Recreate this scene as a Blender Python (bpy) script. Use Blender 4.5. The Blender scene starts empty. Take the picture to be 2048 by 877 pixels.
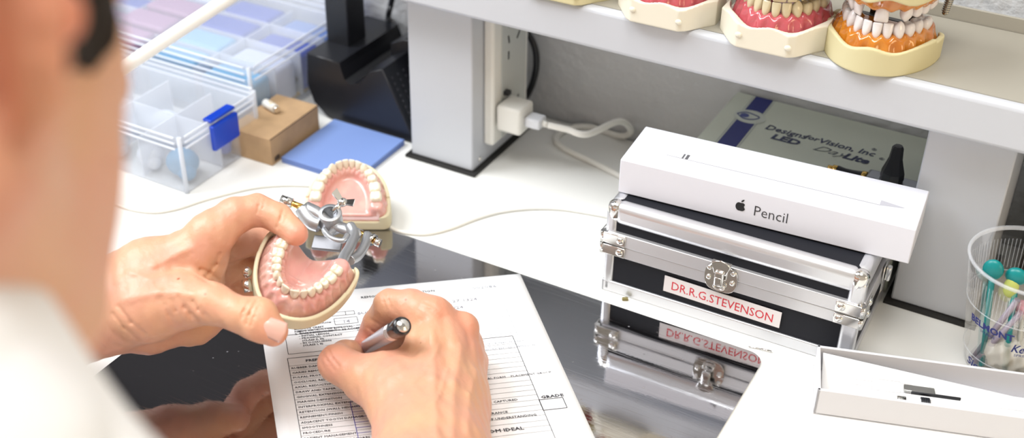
import bpy, bmesh, math, random
import numpy as np
from mathutils import Vector, Matrix, Quaternion
random.seed(7); np.random.seed(7)
scene = bpy.context.scene
COL = scene.collection
PI = math.pi

# ------------------------------------------------------------------ camera calibration (2048 x 877 frame)
H = 0.61
_P = np.array([1024.0, 438.5])
_V = np.array([960.0, 4200.0]); _X = np.array([-4455.0, -1297.0])
_f = math.sqrt(-np.dot(_V - _P, _X - _P))
_dv = np.array([*(_V - _P), _f]); _dv /= np.linalg.norm(_dv)
_dx = -np.array([*(_X - _P), _f]); _dx -= _dv * np.dot(_dx, _dv); _dx /= np.linalg.norm(_dx)
_dz = -_dv; _dy = np.cross(_dz, _dx)
_R = np.array([_dx, _dy, _dz])
CAM = np.array([0, 0, H])
def ray(u, v):
    d = _R @ np.array([u - _P[0], v - _P[1], _f]); return d / np.linalg.norm(d)
def at(u, v, z=0.0):
    d = ray(u, v); return Vector(CAM + d * (z - H) / d[2])
def aty(u, v, y):
    d = ray(u, v); return Vector(CAM + d * y / d[1])
def atx(u, v, x):
    d = ray(u, v); return Vector(CAM + d * x / d[0])
def atd(u, v, d):
    return Vector(CAM + ray(u, v) * d)
RIGHT = Vector(_R[:, 0]); DOWN = Vector(_R[:, 1]); FWD = Vector(_R[:, 2])

# ------------------------------------------------------------------ materials
MATS = {}
def mat(name, col, rough=0.5, metal=0.0, **k):
    if name in MATS: return MATS[name]
    m = bpy.data.materials.new(name); m.use_nodes = True
    nt = m.node_tree; b = nt.nodes['Principled BSDF']
    b.inputs['Base Color'].default_value = (*col, 1)
    b.inputs['Roughness'].default_value = rough
    b.inputs['Metallic'].default_value = metal
    if 'sss' in k:
        b.inputs['Subsurface Weight'].default_value = k['sss']
        b.inputs['Subsurface Radius'].default_value = k.get('sssr', (1, .35, .2))
        b.inputs['Subsurface Scale'].default_value = k.get('sscale', .004)
    if 'coat' in k:
        b.inputs['Coat Weight'].default_value = k['coat']; b.inputs['Coat Roughness'].default_value = k.get('coatr', .08)
    if 'trans' in k:
        b.inputs['Transmission Weight'].default_value = k['trans']; b.inputs['IOR'].default_value = k.get('ior', 1.45)
    if 'alpha' in k: b.inputs['Alpha'].default_value = k['alpha']
    if 'spec' in k: b.inputs['Specular IOR Level'].default_value = k['spec']
    tc = None
    def texco():
        nonlocal tc
        if tc is None: tc = nt.nodes.new('ShaderNodeTexCoord')
        return tc.outputs['Object']
    if 'var' in k:            # (second colour, scale, amount-contrast)
        c2, sc, lo, hi = k['var']
        n = nt.nodes.new('ShaderNodeTexNoise'); n.inputs['Scale'].default_value = sc; n.inputs['Detail'].default_value = 4
        nt.links.new(texco(), n.inputs['Vector'])
        r = nt.nodes.new('ShaderNodeValToRGB')
        r.color_ramp.elements[0].position = lo; r.color_ramp.elements[0].color = (*col, 1)
        r.color_ramp.elements[1].position = hi; r.color_ramp.elements[1].color = (*c2, 1)
        nt.links.new(n.outputs['Fac'], r.inputs['Fac']); nt.links.new(r.outputs['Color'], b.inputs['Base Color'])
    if 'bump' in k:           # (scale, strength, distance)
        sc, st, di = k['bump']
        n = nt.nodes.new('ShaderNodeTexNoise'); n.inputs['Scale'].default_value = sc; n.inputs['Detail'].default_value = 5
        v = texco()
        if 'stretch' in k:
            mp = nt.nodes.new('ShaderNodeMapping'); mp.inputs['Scale'].default_value = k['stretch']
            nt.links.new(v, mp.inputs['Vector']); v = mp.outputs['Vector']
        nt.links.new(v, n.inputs['Vector'])
        bp = nt.nodes.new('ShaderNodeBump'); bp.inputs['Strength'].default_value = st; bp.inputs['Distance'].default_value = di
        nt.links.new(n.outputs['Fac'], bp.inputs['Height']); nt.links.new(bp.outputs['Normal'], b.inputs['Normal'])
    MATS[name] = m
    return m

# ------------------------------------------------------------------ object helpers
def link(name, me, m=None, parent=None, loc=None, label=None, smooth=False):
    o = bpy.data.objects.new(name, me); COL.objects.link(o)
    if m is not None and me is not None:
        for mm in (m if isinstance(m, (list, tuple)) else [m]): me.materials.append(mm)
    if parent is not None: o.parent = parent
    if loc is not None: o.location = loc
    if label: o['label'] = label
    if smooth and me is not None and len(me.polygons):
        me.polygons.foreach_set('use_smooth', [True] * len(me.polygons))
    return o
def thing(name, label, cat, loc=(0, 0, 0), group=None, rot=None):
    o = bpy.data.objects.new(name, None); COL.objects.link(o); o.empty_display_size = .01
    o.location = loc
    if rot is not None: o.rotation_euler = rot
    o['label'] = label; o['category'] = cat
    if group: o['group'] = group
    return o
def tag(o, label, cat, group=None):
    o['label'] = label; o['category'] = cat
    if group: o['group'] = group
    return o

class MB:
    """collects shapes in one mesh"""
    def __init__(s): s.bm = bmesh.new()
    def add(s, verts, faces, mi=0, M=None, smooth=False):
        vs = [s.bm.verts.new((M @ Vector(v)) if M is not None else v) for v in verts]
        out = []
        for f in faces:
            try:
                fc = s.bm.faces.new([vs[i] for i in f]); fc.material_index = mi; fc.smooth = smooth; out.append(fc)
            except ValueError: pass
        return vs, out
    def box(s, c, d, bev=0.0, seg=2, M=None, mi=0, smooth=None):
        x, y, z = d[0] / 2, d[1] / 2, d[2] / 2
        vv = [(c[0] + a * x, c[1] + b * y, c[2] + e * z) for a in (-1, 1) for b in (-1, 1) for e in (-1, 1)]
        ff = [(0, 1, 3, 2), (4, 6, 7, 5), (0, 4, 5, 1), (2, 3, 7, 6), (0, 2, 6, 4), (1, 5, 7, 3)]
        vs, fs = s.add(vv, ff, mi, M)
        if bev > 0:
            es = list({e for f in fs for e in f.edges})
            r = bmesh.ops.bevel(s.bm, geom=es, offset=bev, segments=seg, affect='EDGES', profile=.5, clamp_overlap=True)
            for f in r['faces']: f.material_index = mi; f.smooth = True
        return s
    def prism(s, poly, z0, z1, bev=0.0, seg=2, M=None, mi=0, vert_only=False):
        """poly = list of (x,y) ccw; extruded z0..z1"""
        n = len(poly)
        vv = [(p[0], p[1], z0) for p in poly] + [(p[0], p[1], z1) for p in poly]
        ff = [tuple(range(n - 1, -1, -1)), tuple(range(n, 2 * n))] + [(i, (i + 1) % n, (i + 1) % n + n, i + n) for i in range(n)]
        vs, fs = s.add(vv, ff, mi, M)
        if bev > 0:
            if vert_only: es = [e for f in fs[2:] for e in f.edges if (e.verts[0] in vs[:n]) != (e.verts[1] in vs[:n])]; es = list(set(es))
            else: es = list({e for f in fs[:2] for e in f.edges})
            r = bmesh.ops.bevel(s.bm, geom=es, offset=bev, segments=seg, affect='EDGES', profile=.5, clamp_overlap=True)
            for f in r['faces']: f.material_index = mi; f.smooth = True
        return s
    def lathe(s, prof, n=32, M=None, mi=0, smooth=True, close=False):
        """prof = [(r,z)...] about local z"""
        vv, ff = [], []
        k = len(prof)
        for i in range(n):
            a = 2 * PI * i / n
            for r, z in prof: vv.append((r * math.cos(a), r * math.sin(a), z))
        for i in range(n):
            j = (i + 1) % n
            for q in range(k - 1): ff.append((i * k + q, j * k + q, j * k + q + 1, i * k + q + 1))
        vs, fs = s.add(vv, ff, mi, M, smooth)
        return s
    def cyl(s, a, b, r, r2=None, n=20, mi=0, caps=True):
        a = Vector(a); b = Vector(b); d = b - a; L = d.length
        q = Vector((0, 0, 1)).rotation_difference(d.normalized()).to_matrix().to_4x4()
        M = Matrix.Translation(a) @ q
        r2 = r if r2 is None else r2
        vv = [(r * math.cos(2 * PI * i / n), r * math.sin(2 * PI * i / n), 0) for i in range(n)] + \
             [(r2 * math.cos(2 * PI * i / n), r2 * math.sin(2 * PI * i / n), L) for i in range(n)]
        ff = [(i, (i + 1) % n, (i + 1) % n + n, i + n) for i in range(n)]
        vs, fs = s.add(vv, ff, mi, M, True)
        if caps:
            for idx in (list(range(n - 1, -1, -1)), list(range(n, 2 * n))):
                f = s.bm.faces.new([vs[i] for i in idx]); f.material_index = mi
        return s
    def tube(s, pts, r, n=10, mi=0, sub=8, M=None, flat=None):
        P = smooth_path(pts, sub) if sub > 1 else [Vector(p) for p in pts]
        rr = r if callable(r) else (lambda t: r)
        up = None; rings = []
        for i, p in enumerate(P):
            t = (P[min(i + 1, len(P) - 1)] - P[max(i - 1, 0)]).normalized()
            if up is None:
                up = Vector((0, 0, 1)) if abs(t.z) < .9 else Vector((1, 0, 0))
            x = t.cross(up).normalized(); up = x.cross(t).normalized()
            R = rr(i / (len(P) - 1))
            rings.append([p + x * math.cos(2 * PI * k / n) * R + up * math.sin(2 * PI * k / n) * R * (flat or 1) for k in range(n)])
        vv = [v for rg in rings for v in rg]
        ff = [(i * n + k, i * n + (k + 1) % n, (i + 1) * n + (k + 1) % n, (i + 1) * n + k) for i in range(len(P) - 1) for k in range(n)]
        vs, fs = s.add(vv, ff, mi, M, True)
        for idx in (list(range(n - 1, -1, -1)), list(range((len(P) - 1) * n, len(P) * n))):
            f = s.bm.faces.new([vs[i] for i in idx]); f.material_index = mi
        return s
    def sphere(s, c, r, n=16, m=10, mi=0, M=None):
        if not hasattr(r, '__len__'): r = (r, r, r)
        vv = [(c[0], c[1], c[2] - r[2])]; ff = []
        for i in range(1, m):
            a = PI * i / m - PI / 2
            for j in range(n):
                b = 2 * PI * j / n
                vv.append((c[0] + r[0] * math.cos(a) * math.cos(b), c[1] + r[1] * math.cos(a) * math.sin(b), c[2] + r[2] * math.sin(a)))
        vv.append((c[0], c[1], c[2] + r[2])); L = len(vv) - 1
        for j in range(n):
            ff.append((0, 1 + (j + 1) % n, 1 + j)); b0 = 1 + (m - 2) * n
            ff.append((L, b0 + j, b0 + (j + 1) % n))
            for i in range(m - 2):
                a0 = 1 + i * n; ff.append((a0 + j, a0 + (j + 1) % n, a0 + n + (j + 1) % n, a0 + n + j))
        s.add(vv, ff, mi, M, True); return s
    def text(s, body, size, M, mi=0, depth=.0001, bold=0.0, shear=0.0, align='LEFT', sx=1.0, res=2):
        c = bpy.data.curves.new('t', 'FONT'); c.body = body; c.size = size; c.extrude = depth; c.offset = bold
        c.shear = shear; c.align_x = align; c.resolution_u = res
        o = bpy.data.objects.new('t', c); COL.objects.link(o)
        dg = bpy.context.evaluated_depsgraph_get(); dg.update()
        me = bpy.data.meshes.new_from_object(o.evaluated_get(dg))
        me.transform(M @ Matrix.Diagonal((sx, 1, 1, 1)))
        n0 = len(s.bm.faces)
        s.bm.from_mesh(me); s.bm.faces.ensure_lookup_table()
        for i in range(n0, len(s.bm.faces)): s.bm.faces[i].material_index = mi
        bpy.data.objects.remove(o); bpy.data.curves.remove(c); bpy.data.meshes.remove(me)
        return s
    def build(s, name, m, parent=None, loc=None, label=None, M=None):
        bmesh.ops.recalc_face_normals(s.bm, faces=s.bm.faces)
        me = bpy.data.meshes.new(name); s.bm.to_mesh(me); s.bm.free()
        if M is not None: me.transform(M)
        return link(name, me, m, parent, loc, label)

def smooth_path(pts, sub=8):
    P = [Vector(p) for p in pts]; out = []
    for i in range(len(P) - 1):
        p0 = P[i - 1] if i else P[0] * 2 - P[1]; p1, p2 = P[i], P[i + 1]
        p3 = P[i + 2] if i + 2 < len(P) else P[-1] * 2 - P[-2]
        for k in range(sub):
            t = k / sub
            out.append(.5 * ((2 * p1) + (p2 - p0) * t + (2 * p0 - 5 * p1 + 4 * p2 - p3) * t * t + (3 * p1 - p0 - 3 * p2 + p3) * t ** 3))
    out.append(P[-1]); return out
def frame(o, x, y, z):
    """matrix with the given axes as columns and origin o"""
    M = Matrix.Identity(4)
    for i, a in enumerate((x, y, z)):
        a = Vector(a)
        for j in range(3): M[j][i] = a[j]
    for j in range(3): M[j][3] = o[j]
    return M

# ------------------------------------------------------------------ implicit surfaces (surface nets)
def grid(lo, hi, h):
    ax = [np.arange(lo[i], hi[i] + h, h, dtype=np.float32) for i in range(3)]
    return np.meshgrid(*ax, indexing='ij')
def snet(F, lo, h):
    F = F.astype(np.float32); S = F < 0
    nx, ny, nz = F.shape; N = (nx, ny, nz)
    acc = np.zeros((nx - 1, ny - 1, nz - 1, 3), np.float32); cnt = np.zeros((nx - 1, ny - 1, nz - 1), np.float32)
    cross = []
    for ax in range(3):
        sl0 = [slice(None)] * 3; sl1 = [slice(None)] * 3; sl0[ax] = slice(0, -1); sl1[ax] = slice(1, None)
        A, B = F[tuple(sl0)], F[tuple(sl1)]; m = S[tuple(sl0)] != S[tuple(sl1)]
        t = np.where(m, A / np.where(m, A - B, 1), 0)
        cross.append((m, S[tuple(sl0)]))
        oth = [a for a in range(3) if a != ax]
        for d1 in (0, 1):
            for d2 in (0, 1):
                sl = [slice(None)] * 3
                sl[oth[0]] = slice(d1, d1 + N[oth[0]] - 1); sl[oth[1]] = slice(d2, d2 + N[oth[1]] - 1)
                mm = m[tuple(sl)].astype(np.float32); tt = t[tuple(sl)]
                cnt += mm; acc[..., ax] += mm * tt; acc[..., oth[0]] += mm * d1; acc[..., oth[1]] += mm * d2
    act = cnt > 0; idx = -np.ones(cnt.shape, np.int64); idx[act] = np.arange(act.sum())
    ijk = np.argwhere(act).astype(np.float32)
    V = (ijk + acc[act] / cnt[act][:, None]) * h + np.array(lo, np.float32)
    quads = []
    for ax in range(3):
        m, s0 = cross[ax]; oth = [a for a in range(3) if a != ax]
        mm = m.copy()
        for o_ in oth:
            sl = [slice(None)] * 3; sl[o_] = 0; mm[tuple(sl)] = False; sl[o_] = -1; mm[tuple(sl)] = False
        P = np.argwhere(mm)
        if not len(P): continue
        sg = s0[mm]
        def cell(d1, d2):
            Q = P.copy(); Q[:, oth[0]] += d1; Q[:, oth[1]] += d2
            return idx[Q[:, 0], Q[:, 1], Q[:, 2]]
        a, b, c, d = cell(-1, -1), cell(0, -1), cell(0, 0), cell(-1, 0)
        q = np.stack([a, b, c, d], 1); flip = sg if ax != 1 else ~sg
        q[~flip] = q[~flip][:, ::-1]
        quads.append(q)
    return V, np.concatenate(quads)
def net_mesh(name, parts, M=None):
    """parts = list of (V,Q) -> one mesh"""
    Vs, Qs, off = [], [], 0
    for V, Q in parts: Vs.append(V); Qs.append(Q + off); off += len(V)
    V = np.concatenate(Vs); Q = np.concatenate(Qs)
    me = bpy.data.meshes.new(name)
    me.vertices.add(len(V)); me.vertices.foreach_set('co', V.astype(np.float32).ravel())
    me.loops.add(len(Q) * 4); me.loops.foreach_set('vertex_index', Q.astype(np.int32).ravel())
    me.polygons.add(len(Q)); me.polygons.foreach_set('loop_start', np.arange(0, len(Q) * 4, 4, dtype=np.int32))
    me.polygons.foreach_set('loop_total', np.full(len(Q), 4, np.int32))
    me.polygons.foreach_set('use_smooth', np.ones(len(Q), bool))
    me.update(calc_edges=True); me.validate()
    if M is not None: me.transform(M)
    return me
def smin(a, b, k):
    h = np.clip(.5 + .5 * (b - a) / k, 0, 1); return b + (a - b) * h - k * h * (1 - h)
def smax(a, b, k): return -smin(-a, -b, k)
def cap(G, a, b, ra, rb=None):
    rb = ra if rb is None else rb
    X, Y, Z = G; a = np.array(a, float); b = np.array(b, float); ba = b - a; L2 = max(float(ba @ ba), 1e-12)
    px, py, pz = X - a[0], Y - a[1], Z - a[2]
    t = np.clip((px * ba[0] + py * ba[1] + pz * ba[2]) / L2, 0, 1)
    return np.sqrt((px - t * ba[0]) ** 2 + (py - t * ba[1]) ** 2 + (pz - t * ba[2]) ** 2) - (ra + (rb - ra) * t)
def ell(G, c, r, Rm=None):
    X, Y, Z = G; p = [X - c[0], Y - c[1], Z - c[2]]
    if Rm is not None:       # Rm columns = local axes
        p = [p[0] * Rm[0][i] + p[1] * Rm[1][i] + p[2] * Rm[2][i] for i in range(3)]
    k0 = np.sqrt((p[0] / r[0]) ** 2 + (p[1] / r[1]) ** 2 + (p[2] / r[2]) ** 2)
    k1 = np.sqrt((p[0] / r[0] ** 2) ** 2 + (p[1] / r[1] ** 2) ** 2 + (p[2] / r[2] ** 2) ** 2) + 1e-9
    return k0 * (k0 - 1) / k1
# ------------------------------------------------------------------ palette
white_lam = mat('white_laminate', (.80, .80, .77), .35, spec=.4)
wall_m = mat('wall_paint', (.60, .61, .62), .8, bump=(70, .8, .004))
shelf_m = mat('shelf_powdercoat', (.53, .55, .59), .38, bump=(900, .05, .0005))
black_rub = mat('black_rubber', (.012, .011, .01), .6)
steel = mat('polished_steel', (.50, .50, .52), .045, 1.0, bump=(600, .02, .0004))
black_vinyl = mat('black_vinyl', (.010, .011, .016), .6, spec=.25, bump=(1500, .15, .0002))
alu = mat('brushed_aluminium', (.72, .73, .76), .36, .85)
alu_raw = mat('ridged_aluminium', (.66, .66, .68), .42, .75, bump=(500, .25, .0003), stretch=(.05, 1, 6))
chrome = mat('chrome', (.75, .74, .72), .12, 1.0)
card_white = mat('white_card', (.74, .75, .82), .42)
card_grey = mat('grey_card', (.62, .61, .60), .6)
ink_black = mat('black_ink', (.01, .01, .012), .5)
ink_red = mat('red_ink', (.62, .02, .04), .5)
ink_blue = mat('navy_ink', (.012, .02, .16), .5)
plastic_black = mat('black_plastic', (.012, .013, .017), .33)
plastic_white = mat('white_plastic', (.78, .77, .72), .35)
cable_white = mat('white_cable', (.82, .81, .76), .45)
brass = mat('gold_metal', (.75, .48, .14), .25, 1.0)
cast_metal = mat('cast_metal', (.50, .51, .53), .42, .9, bump=(500, .2, .0004))

def struct(name, mb, m):
    o = mb.build(name, m); o['kind'] = 'structure'; return o
b = MB(); b.box((0, 1.02, .65), (4.4, .04, 2.8)); struct('wall_back', b, wall_m)
b = MB(); b.box((-2.2, -.3, .65), (.04, 2.6, 2.8)); struct('wall_left', b, wall_m)
b = MB(); b.box((0, -.3, -.77), (4.4, 2.6, .04)); struct('floor', b, mat('floor_vinyl', (.25, .22, .19), .5, var=((.32, .29, .25), 6, .3, .7)))
b = MB(); b.box((0, -.3, 2.07), (4.4, 2.6, .04)); struct('ceiling', b, mat('ceiling_tile', (.75, .75, .73), .9, bump=(120, .4, .004)))

# ------------------------------------------------------------------ work surface
b = MB(); b.box((-.25, .60, -.016), (2.9, .792, .032), bev=.003)
o = b.build('worktop', white_lam); tag(o, 'white laminate workbench top that everything rests on', 'worktop')

# steel plate
def rounded_rect(x0, y0, x1, y1, r, seg=8):
    pts = []
    for cx, cy, a0 in ((x1 - r, y1 - r, 0), (x0 + r, y1 - r, 90), (x0 + r, y0 + r, 180), (x1 - r, y0 + r, 270)):
        for k in range(seg + 1):
            a = math.radians(a0 + 90 * k / seg); pts.append((cx + r * math.cos(a), cy + r * math.sin(a)))
    return pts
m = steel; nt = m.node_tree; bs = nt.nodes['Principled BSDF']
tc = nt.nodes.new('ShaderNodeTexCoord')
vor = nt.nodes.new('ShaderNodeTexVoronoi'); vor.inputs['Scale'].default_value = 90
nt.links.new(tc.outputs['Object'], vor.inputs['Vector'])
msk = nt.nodes.new('ShaderNodeTexNoise'); msk.inputs['Scale'].default_value = 9; nt.links.new(tc.outputs['Object'], msk.inputs['Vector'])
cr = nt.nodes.new('ShaderNodeValToRGB'); cr.color_ramp.elements[0].position = .04; cr.color_ramp.elements[0].color = (1, 1, 1, 1)
cr.color_ramp.elements[1].position = .11; cr.color_ramp.elements[1].color = (0, 0, 0, 1)
nt.links.new(vor.outputs['Distance'], cr.inputs['Fac'])
cm = nt.nodes.new('ShaderNodeValToRGB'); cm.color_ramp.elements[0].position = .48; cm.color_ramp.elements[1].position = .62
nt.links.new(msk.outputs['Fac'], cm.inputs['Fac'])
mu = nt.nodes.new('ShaderNodeMath'); mu.operation = 'MULTIPLY'
nt.links.new(cr.outputs['Color'], mu.inputs[0]); nt.links.new(cm.outputs['Color'], mu.inputs[1])
mp = nt.nodes.new('ShaderNodeMapping'); mp.inputs['Scale'].default_value = (20, 600, 1); mp.inputs['Rotation'].default_value = (0, 0, .5)
nt.links.new(tc.outputs['Object'], mp.inputs['Vector'])
sc = nt.nodes.new('ShaderNodeTexNoise'); sc.inputs['Scale'].default_value = 1.0; sc.inputs['Detail'].default_value = 3
nt.links.new(mp.outputs['Vector'], sc.inputs['Vector'])
rr = nt.nodes.new('ShaderNodeMapRange'); rr.inputs['From Min'].default_value = .45; rr.inputs['From Max'].default_value = .75
rr.inputs['To Min'].default_value = .035; rr.inputs['To Max'].default_value = .16
nt.links.new(sc.outputs['Fac'], rr.inputs['Value'])
ad = nt.nodes.new('ShaderNodeMath'); ad.operation = 'MULTIPLY_ADD'; ad.inputs[1].default_value = .5
nt.links.new(mu.outputs[0], ad.inputs[0]); nt.links.new(rr.outputs['Result'], ad.inputs[2])
nt.links.new(ad.outputs[0], bs.inputs['Roughness'])
b = MB(); b.prism(rounded_rect(-.604, .36, -.1785, .7415, .013), .0, .0012)
o = b.build('steel_plate', steel); tag(o, 'scratched mirror-like steel plate lying flat on the white bench under the form', 'metal plate')

# ------------------------------------------------------------------ riser shelf on two posts
sh = thing('riser_shelf', 'long pale grey metal riser shelf on two thick rectangular posts', 'shelf', (0, .86, 0))
def lo(y): return y - .86
b = MB(); b.box((.06, lo(.8925), .1914), (1.40, .125, .0353), bev=.004, seg=3)
b.build('shelf_board', shelf_m, sh)
b = MB(); b.box((.06, lo(.956), .2145), (1.40, .0025, .013), bev=.0005); b.build('rear_upstand', mat('shade_grey', (.34, .32, .27), .4, spec=.4), sh)  # warm grey paints shade onto the front of the upstand
b = MB(); b.box((.06, lo(.8955), .2094), (1.396, .1165, .0006)); b.build('shelf_top_shade', mat('shade_grey', (.34, .32, .27), .4, spec=.4), sh, label='warm grey sheet added for the shade on top of the shelf')  # added thin sheet, its grey carries the dimness of the shelf top
for x0, x1 in ((-.576, -.508), (-.114, -.050)):
    b = MB(); b.box(((x0 + x1) / 2, lo(.913), .0890), (x1 - x0, .106, .1720), bev=.0015); b.build('post', shelf_m, sh)
    b = MB(); b.box(((x0 + x1) / 2, lo(.913), .0015), (x1 - x0 + .009, .115, .003)); b.build('foot_pad', black_rub, sh)
b = MB(); b.cyl((-.508, lo(.872), .011), (-.5065, lo(.872), .011), .0022); b.build('screw', chrome, sh)
b = MB(); b.cyl((-.508, lo(.952), .010), (-.5065, lo(.952), .010), .0022); b.build('screw', chrome, sh)

# power strip on the side of the left post
ps = thing('power_strip', 'upright white socket strip fixed to the side of the left shelf post', 'power strip', (-.508, .912, .022))
b = MB(); b.box((.0055, 0, .0745), (.011, .066, .146), bev=.003, seg=3); b.build('housing', plastic_white, ps)
b = MB(); b.box((.0115, .004, .0745), (.0012, .046, .138), bev=.0005); b.build('socket_face', mat('socket_grey', (.50, .52, .50), .4), ps)
for zc in (.128, .096, .030):
    b = MB()
    for dy, dz, sy, sz, an in ((-.011, .006, .0022, .008, .3), (-.011, -.010, .0022, .008, .0), (.007, .004, .0022, .008, -.7)):
        b.box((0, 0, 0), (.0012, sy, sz), M=Matrix.Translation((.0118, .004 + dy, zc + dz)) @ Matrix.Rotation(an, 4, 'X'))
    b.build('socket_slots', plastic_black, ps)
b = MB(); b.tube([(.0118, .018, .140), (.0122, -.004, .128), (.0118, -.008, .118)], .0006, n=6); b.build('face_seam', card_grey, ps)

# charger cube + usb plug
pc = at(1040, 200, .045)
ch = thing('usb_charger', 'small white cube charger plugged into the socket strip', 'charger', (-.4948, .893, .0))
b = MB(); b.box((.013, 0, .055), (.026, .027, .027), bev=.0035, seg=3); b.build('body', plastic_white, ch)
b = MB(); b.box((.0263, 0, .055), (.0008, .014, .006)); b.build('usb_port', card_grey, ch)
b = MB(); b.box((.001, .006, .073), (.006, .006, .004), M=None); b.build('wall_prong', plastic_black, ch)
cb = thing('charging_cable', 'thick white charging cable leaving the cube charger and looping over the bench', 'cable', (-.468, .893, .055))
b = MB(); b.box((.0078, 0, 0), (.0155, .0150, .0100), bev=.0018, M=Matrix.Rotation(-.0, 4, 'Z')); b.build('plug', mat('plug_white', (.70, .72, .76), .35), cb)
b = MB(); b.cyl((.015, 0, 0), (.021, 0, -.0005), .0034, .0026); b.build('strain_relief', plastic_white, cb)
def rel(p, o): return tuple(Vector(p) - Vector(o))
cbl = (-.468, .893, .055)
b = MB(); b.tube([rel(p, cbl) for p in [(-.447, .893, .0545), (-.43, .897, .053), (-.412, .903, .050), at(1238, 243, .042), at(1262, 262, .018), at(1240, 272, .004), at(1180, 254, .0026), at(1135, 258, .0026),
    at(1112, 278, .0026), at(1130, 298, .0026), at(1180, 322, .0026), at(1240, 352, .0026), at(1330, 402, .0026)]], .0031, n=10, sub=10)
b.build('cord', cable_white, cb)

# black cable behind the strip, black cord behind the stand
b = MB(); b.tube([aty(1052, 60, .985), aty(1068, 90, .985), aty(1073, 125, .985), aty(1066, 165, .985), aty(1048, 200, .985), aty(1020, 225, .985)], .0033, n=10)
o = b.build('power_cable', plastic_black); tag(o, 'thick black cable curving on the wall behind the white socket strip', 'cable')
b = MB(); b.tube([at(775, 52, .03), aty(777, 30, .985), aty(782, 8, .985), aty(790, -30, .985), aty(800, -90, .985)], .0030, n=10)
o = b.build('power_cable', plastic_black); tag(o, 'black cord rising up behind the black stand base to the upper frame edge', 'cable')

# white cord lying over the bench
b = MB(); b.tube([at(u, v, .0018) for u, v in ((120, 330), (180, 385), (240, 412), (300, 424), (350, 418), (400, 402), (450, 388), (510, 375), (570, 370), (640, 372))], .0018, n=8)
o = b.build('bench_cord', cable_white); tag(o, 'thin white cord lying on the bench in front of the clear organiser', 'cord')
b = MB(); b.tube([at(u, v, .0018) for u, v in ((770, 448), (800, 463), (850, 468), (900, 457), (950, 438), (1000, 424), (1060, 417), (1120, 418), (1180, 427), (1250, 440))], .0018, n=8)
o = b.build('bench_cord', cable_white); tag(o, 'thin white cord running between the rear dental model and the black case', 'cord')

# small bur wire on the bench
b = MB(); b.cyl(at(1497, 694, .0008), at(1522, 699, .0008), .0005); b.cyl(at(1522, 699, .0008), at(1543, 704, .0008), .0009)
o = b.build('dental_bur', chrome); tag(o, 'tiny metal bur pin lying on the white bench in front of the black case', 'bur')
b = MB(); b.box((0, 0, .0012), (.005, .003, .0024), bev=.0006, M=Matrix.Translation(at(1250, 601, 0)) @ Matrix.Rotation(.5, 4, 'Z'))
o = b.build('crumb', mat('olive_crumb', (.20, .17, .06), .7)); tag(o, 'tiny olive crumb at the foot of the black case', 'crumb')
# ------------------------------------------------------------------ black + aluminium case
A0 = at(1202, 579)
L, D, HC = .2065, .103, .085
cs = thing('hard_case', 'black flight case with aluminium edges and a red name label on its front', 'case', A0, rot=(0, 0, math.radians(1.25)))
b = MB(); b.box((L / 2, D / 2, .024), (L - .004, D - .004, .046), bev=.003); b.build('body', black_vinyl, cs)
ld = None
b = MB(); b.box((L / 2, D / 2, .0665), (L - .004, D - .004, .036), bev=.004); ld = b.build('lid', black_vinyl, cs)
# aluminium frame of the body
b = MB(); t = .0014
for y in (t, D - t): b.box((L / 2, y, .0054), (L, 2 * t, .0108), bev=.0011)
for x in (t, L - t): b.box((x, D / 2, .0054), (2 * t, D, .0108), bev=.0011)
for x, w in ((.0045, .009), (L - .0065, .013)):
    for y in (.0045, D - .0045): b.box((x, y, .0235), (w, .009, .047), bev=.0035, seg=3)
b.build('lower_frame', alu, cs)
b = MB()
for y in (.0008, D - .0008): b.box((L / 2, y, .0425), (L - .006, .0032, .0105), bev=.0006)
for x in (.0008, L - .0008): b.box((x, D / 2, .0425), (.0032, D - .006, .0105), bev=.0006)
b.build('lower_rim', alu_raw, cs)
b = MB()
for y in (.0004, D - .0004): b.box((L / 2, y, .0540), (L - .006, .0040, .0115), bev=.0006)
for x in (.0004, L - .0004): b.box((x, D / 2, .0540), (.0040, D - .006, .0115), bev=.0006)
b.build('lid_rim', alu_raw, ld)
b = MB()
for y in (.0066, D - .0066): b.box((L / 2, y, .0755), (L - .012, .0136, .0195), bev=.0062, seg=5)
for x in (.0066, L - .0066): b.box((x, D / 2, .0755), (.0136, D - .012, .0195), bev=.0062, seg=5)
b.build('lid_frame', alu, ld)
b = MB()
for x, w in ((.0045, .0095), (L - .006, .0125)):
    for y in (.0045, D - .0045): b.box((x, y, .0625), (w, .0095, .030), bev=.0035, seg=3)
b.bm.free()
for x, w in ((.0045, .0095), (L - .006, .0125)):
    for y in (.0045, D - .0045): b = MB(); b.box((x, y, .0625), (w, .0095, .030), bev=.0035, seg=3); b.build('lid_corner_post', alu, ld)
for x in (.0062, L - .0062):
    for y in (.0062, D - .0062):
        b = MB(); b.box((x, y, .0763), (.0136, .0136, .0186), bev=.0064, seg=6); b.build('corner_cap', chrome, cs)
# corner hinge plates
for x, sgn in ((0, 1), (L, -1)):
    for z, hh in ((.0540, .0098), (.0430, .0090)):
        b = MB(); b.box((x + sgn * .0085, -.0020, z), (.021, .0016, hh), bev=.0007)
        b.box((x - sgn * .0022, .0085, z), (.0016, .021, hh), bev=.0007)
        b.cyl((x - sgn * .0008, -.0008, z - hh / 2), (x - sgn * .0008, -.0008, z + hh / 2), .0022)
        pl = b.build('corner_plate', chrome, cs)
        b = MB(); b.sphere((x + sgn * .0145, -.0028, z), (.0032, .0016, .0032)); b.sphere((x - sgn * .003, .0145, z), (.0016, .0032, .0032))
        b.build('rivet', chrome, pl)
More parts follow.
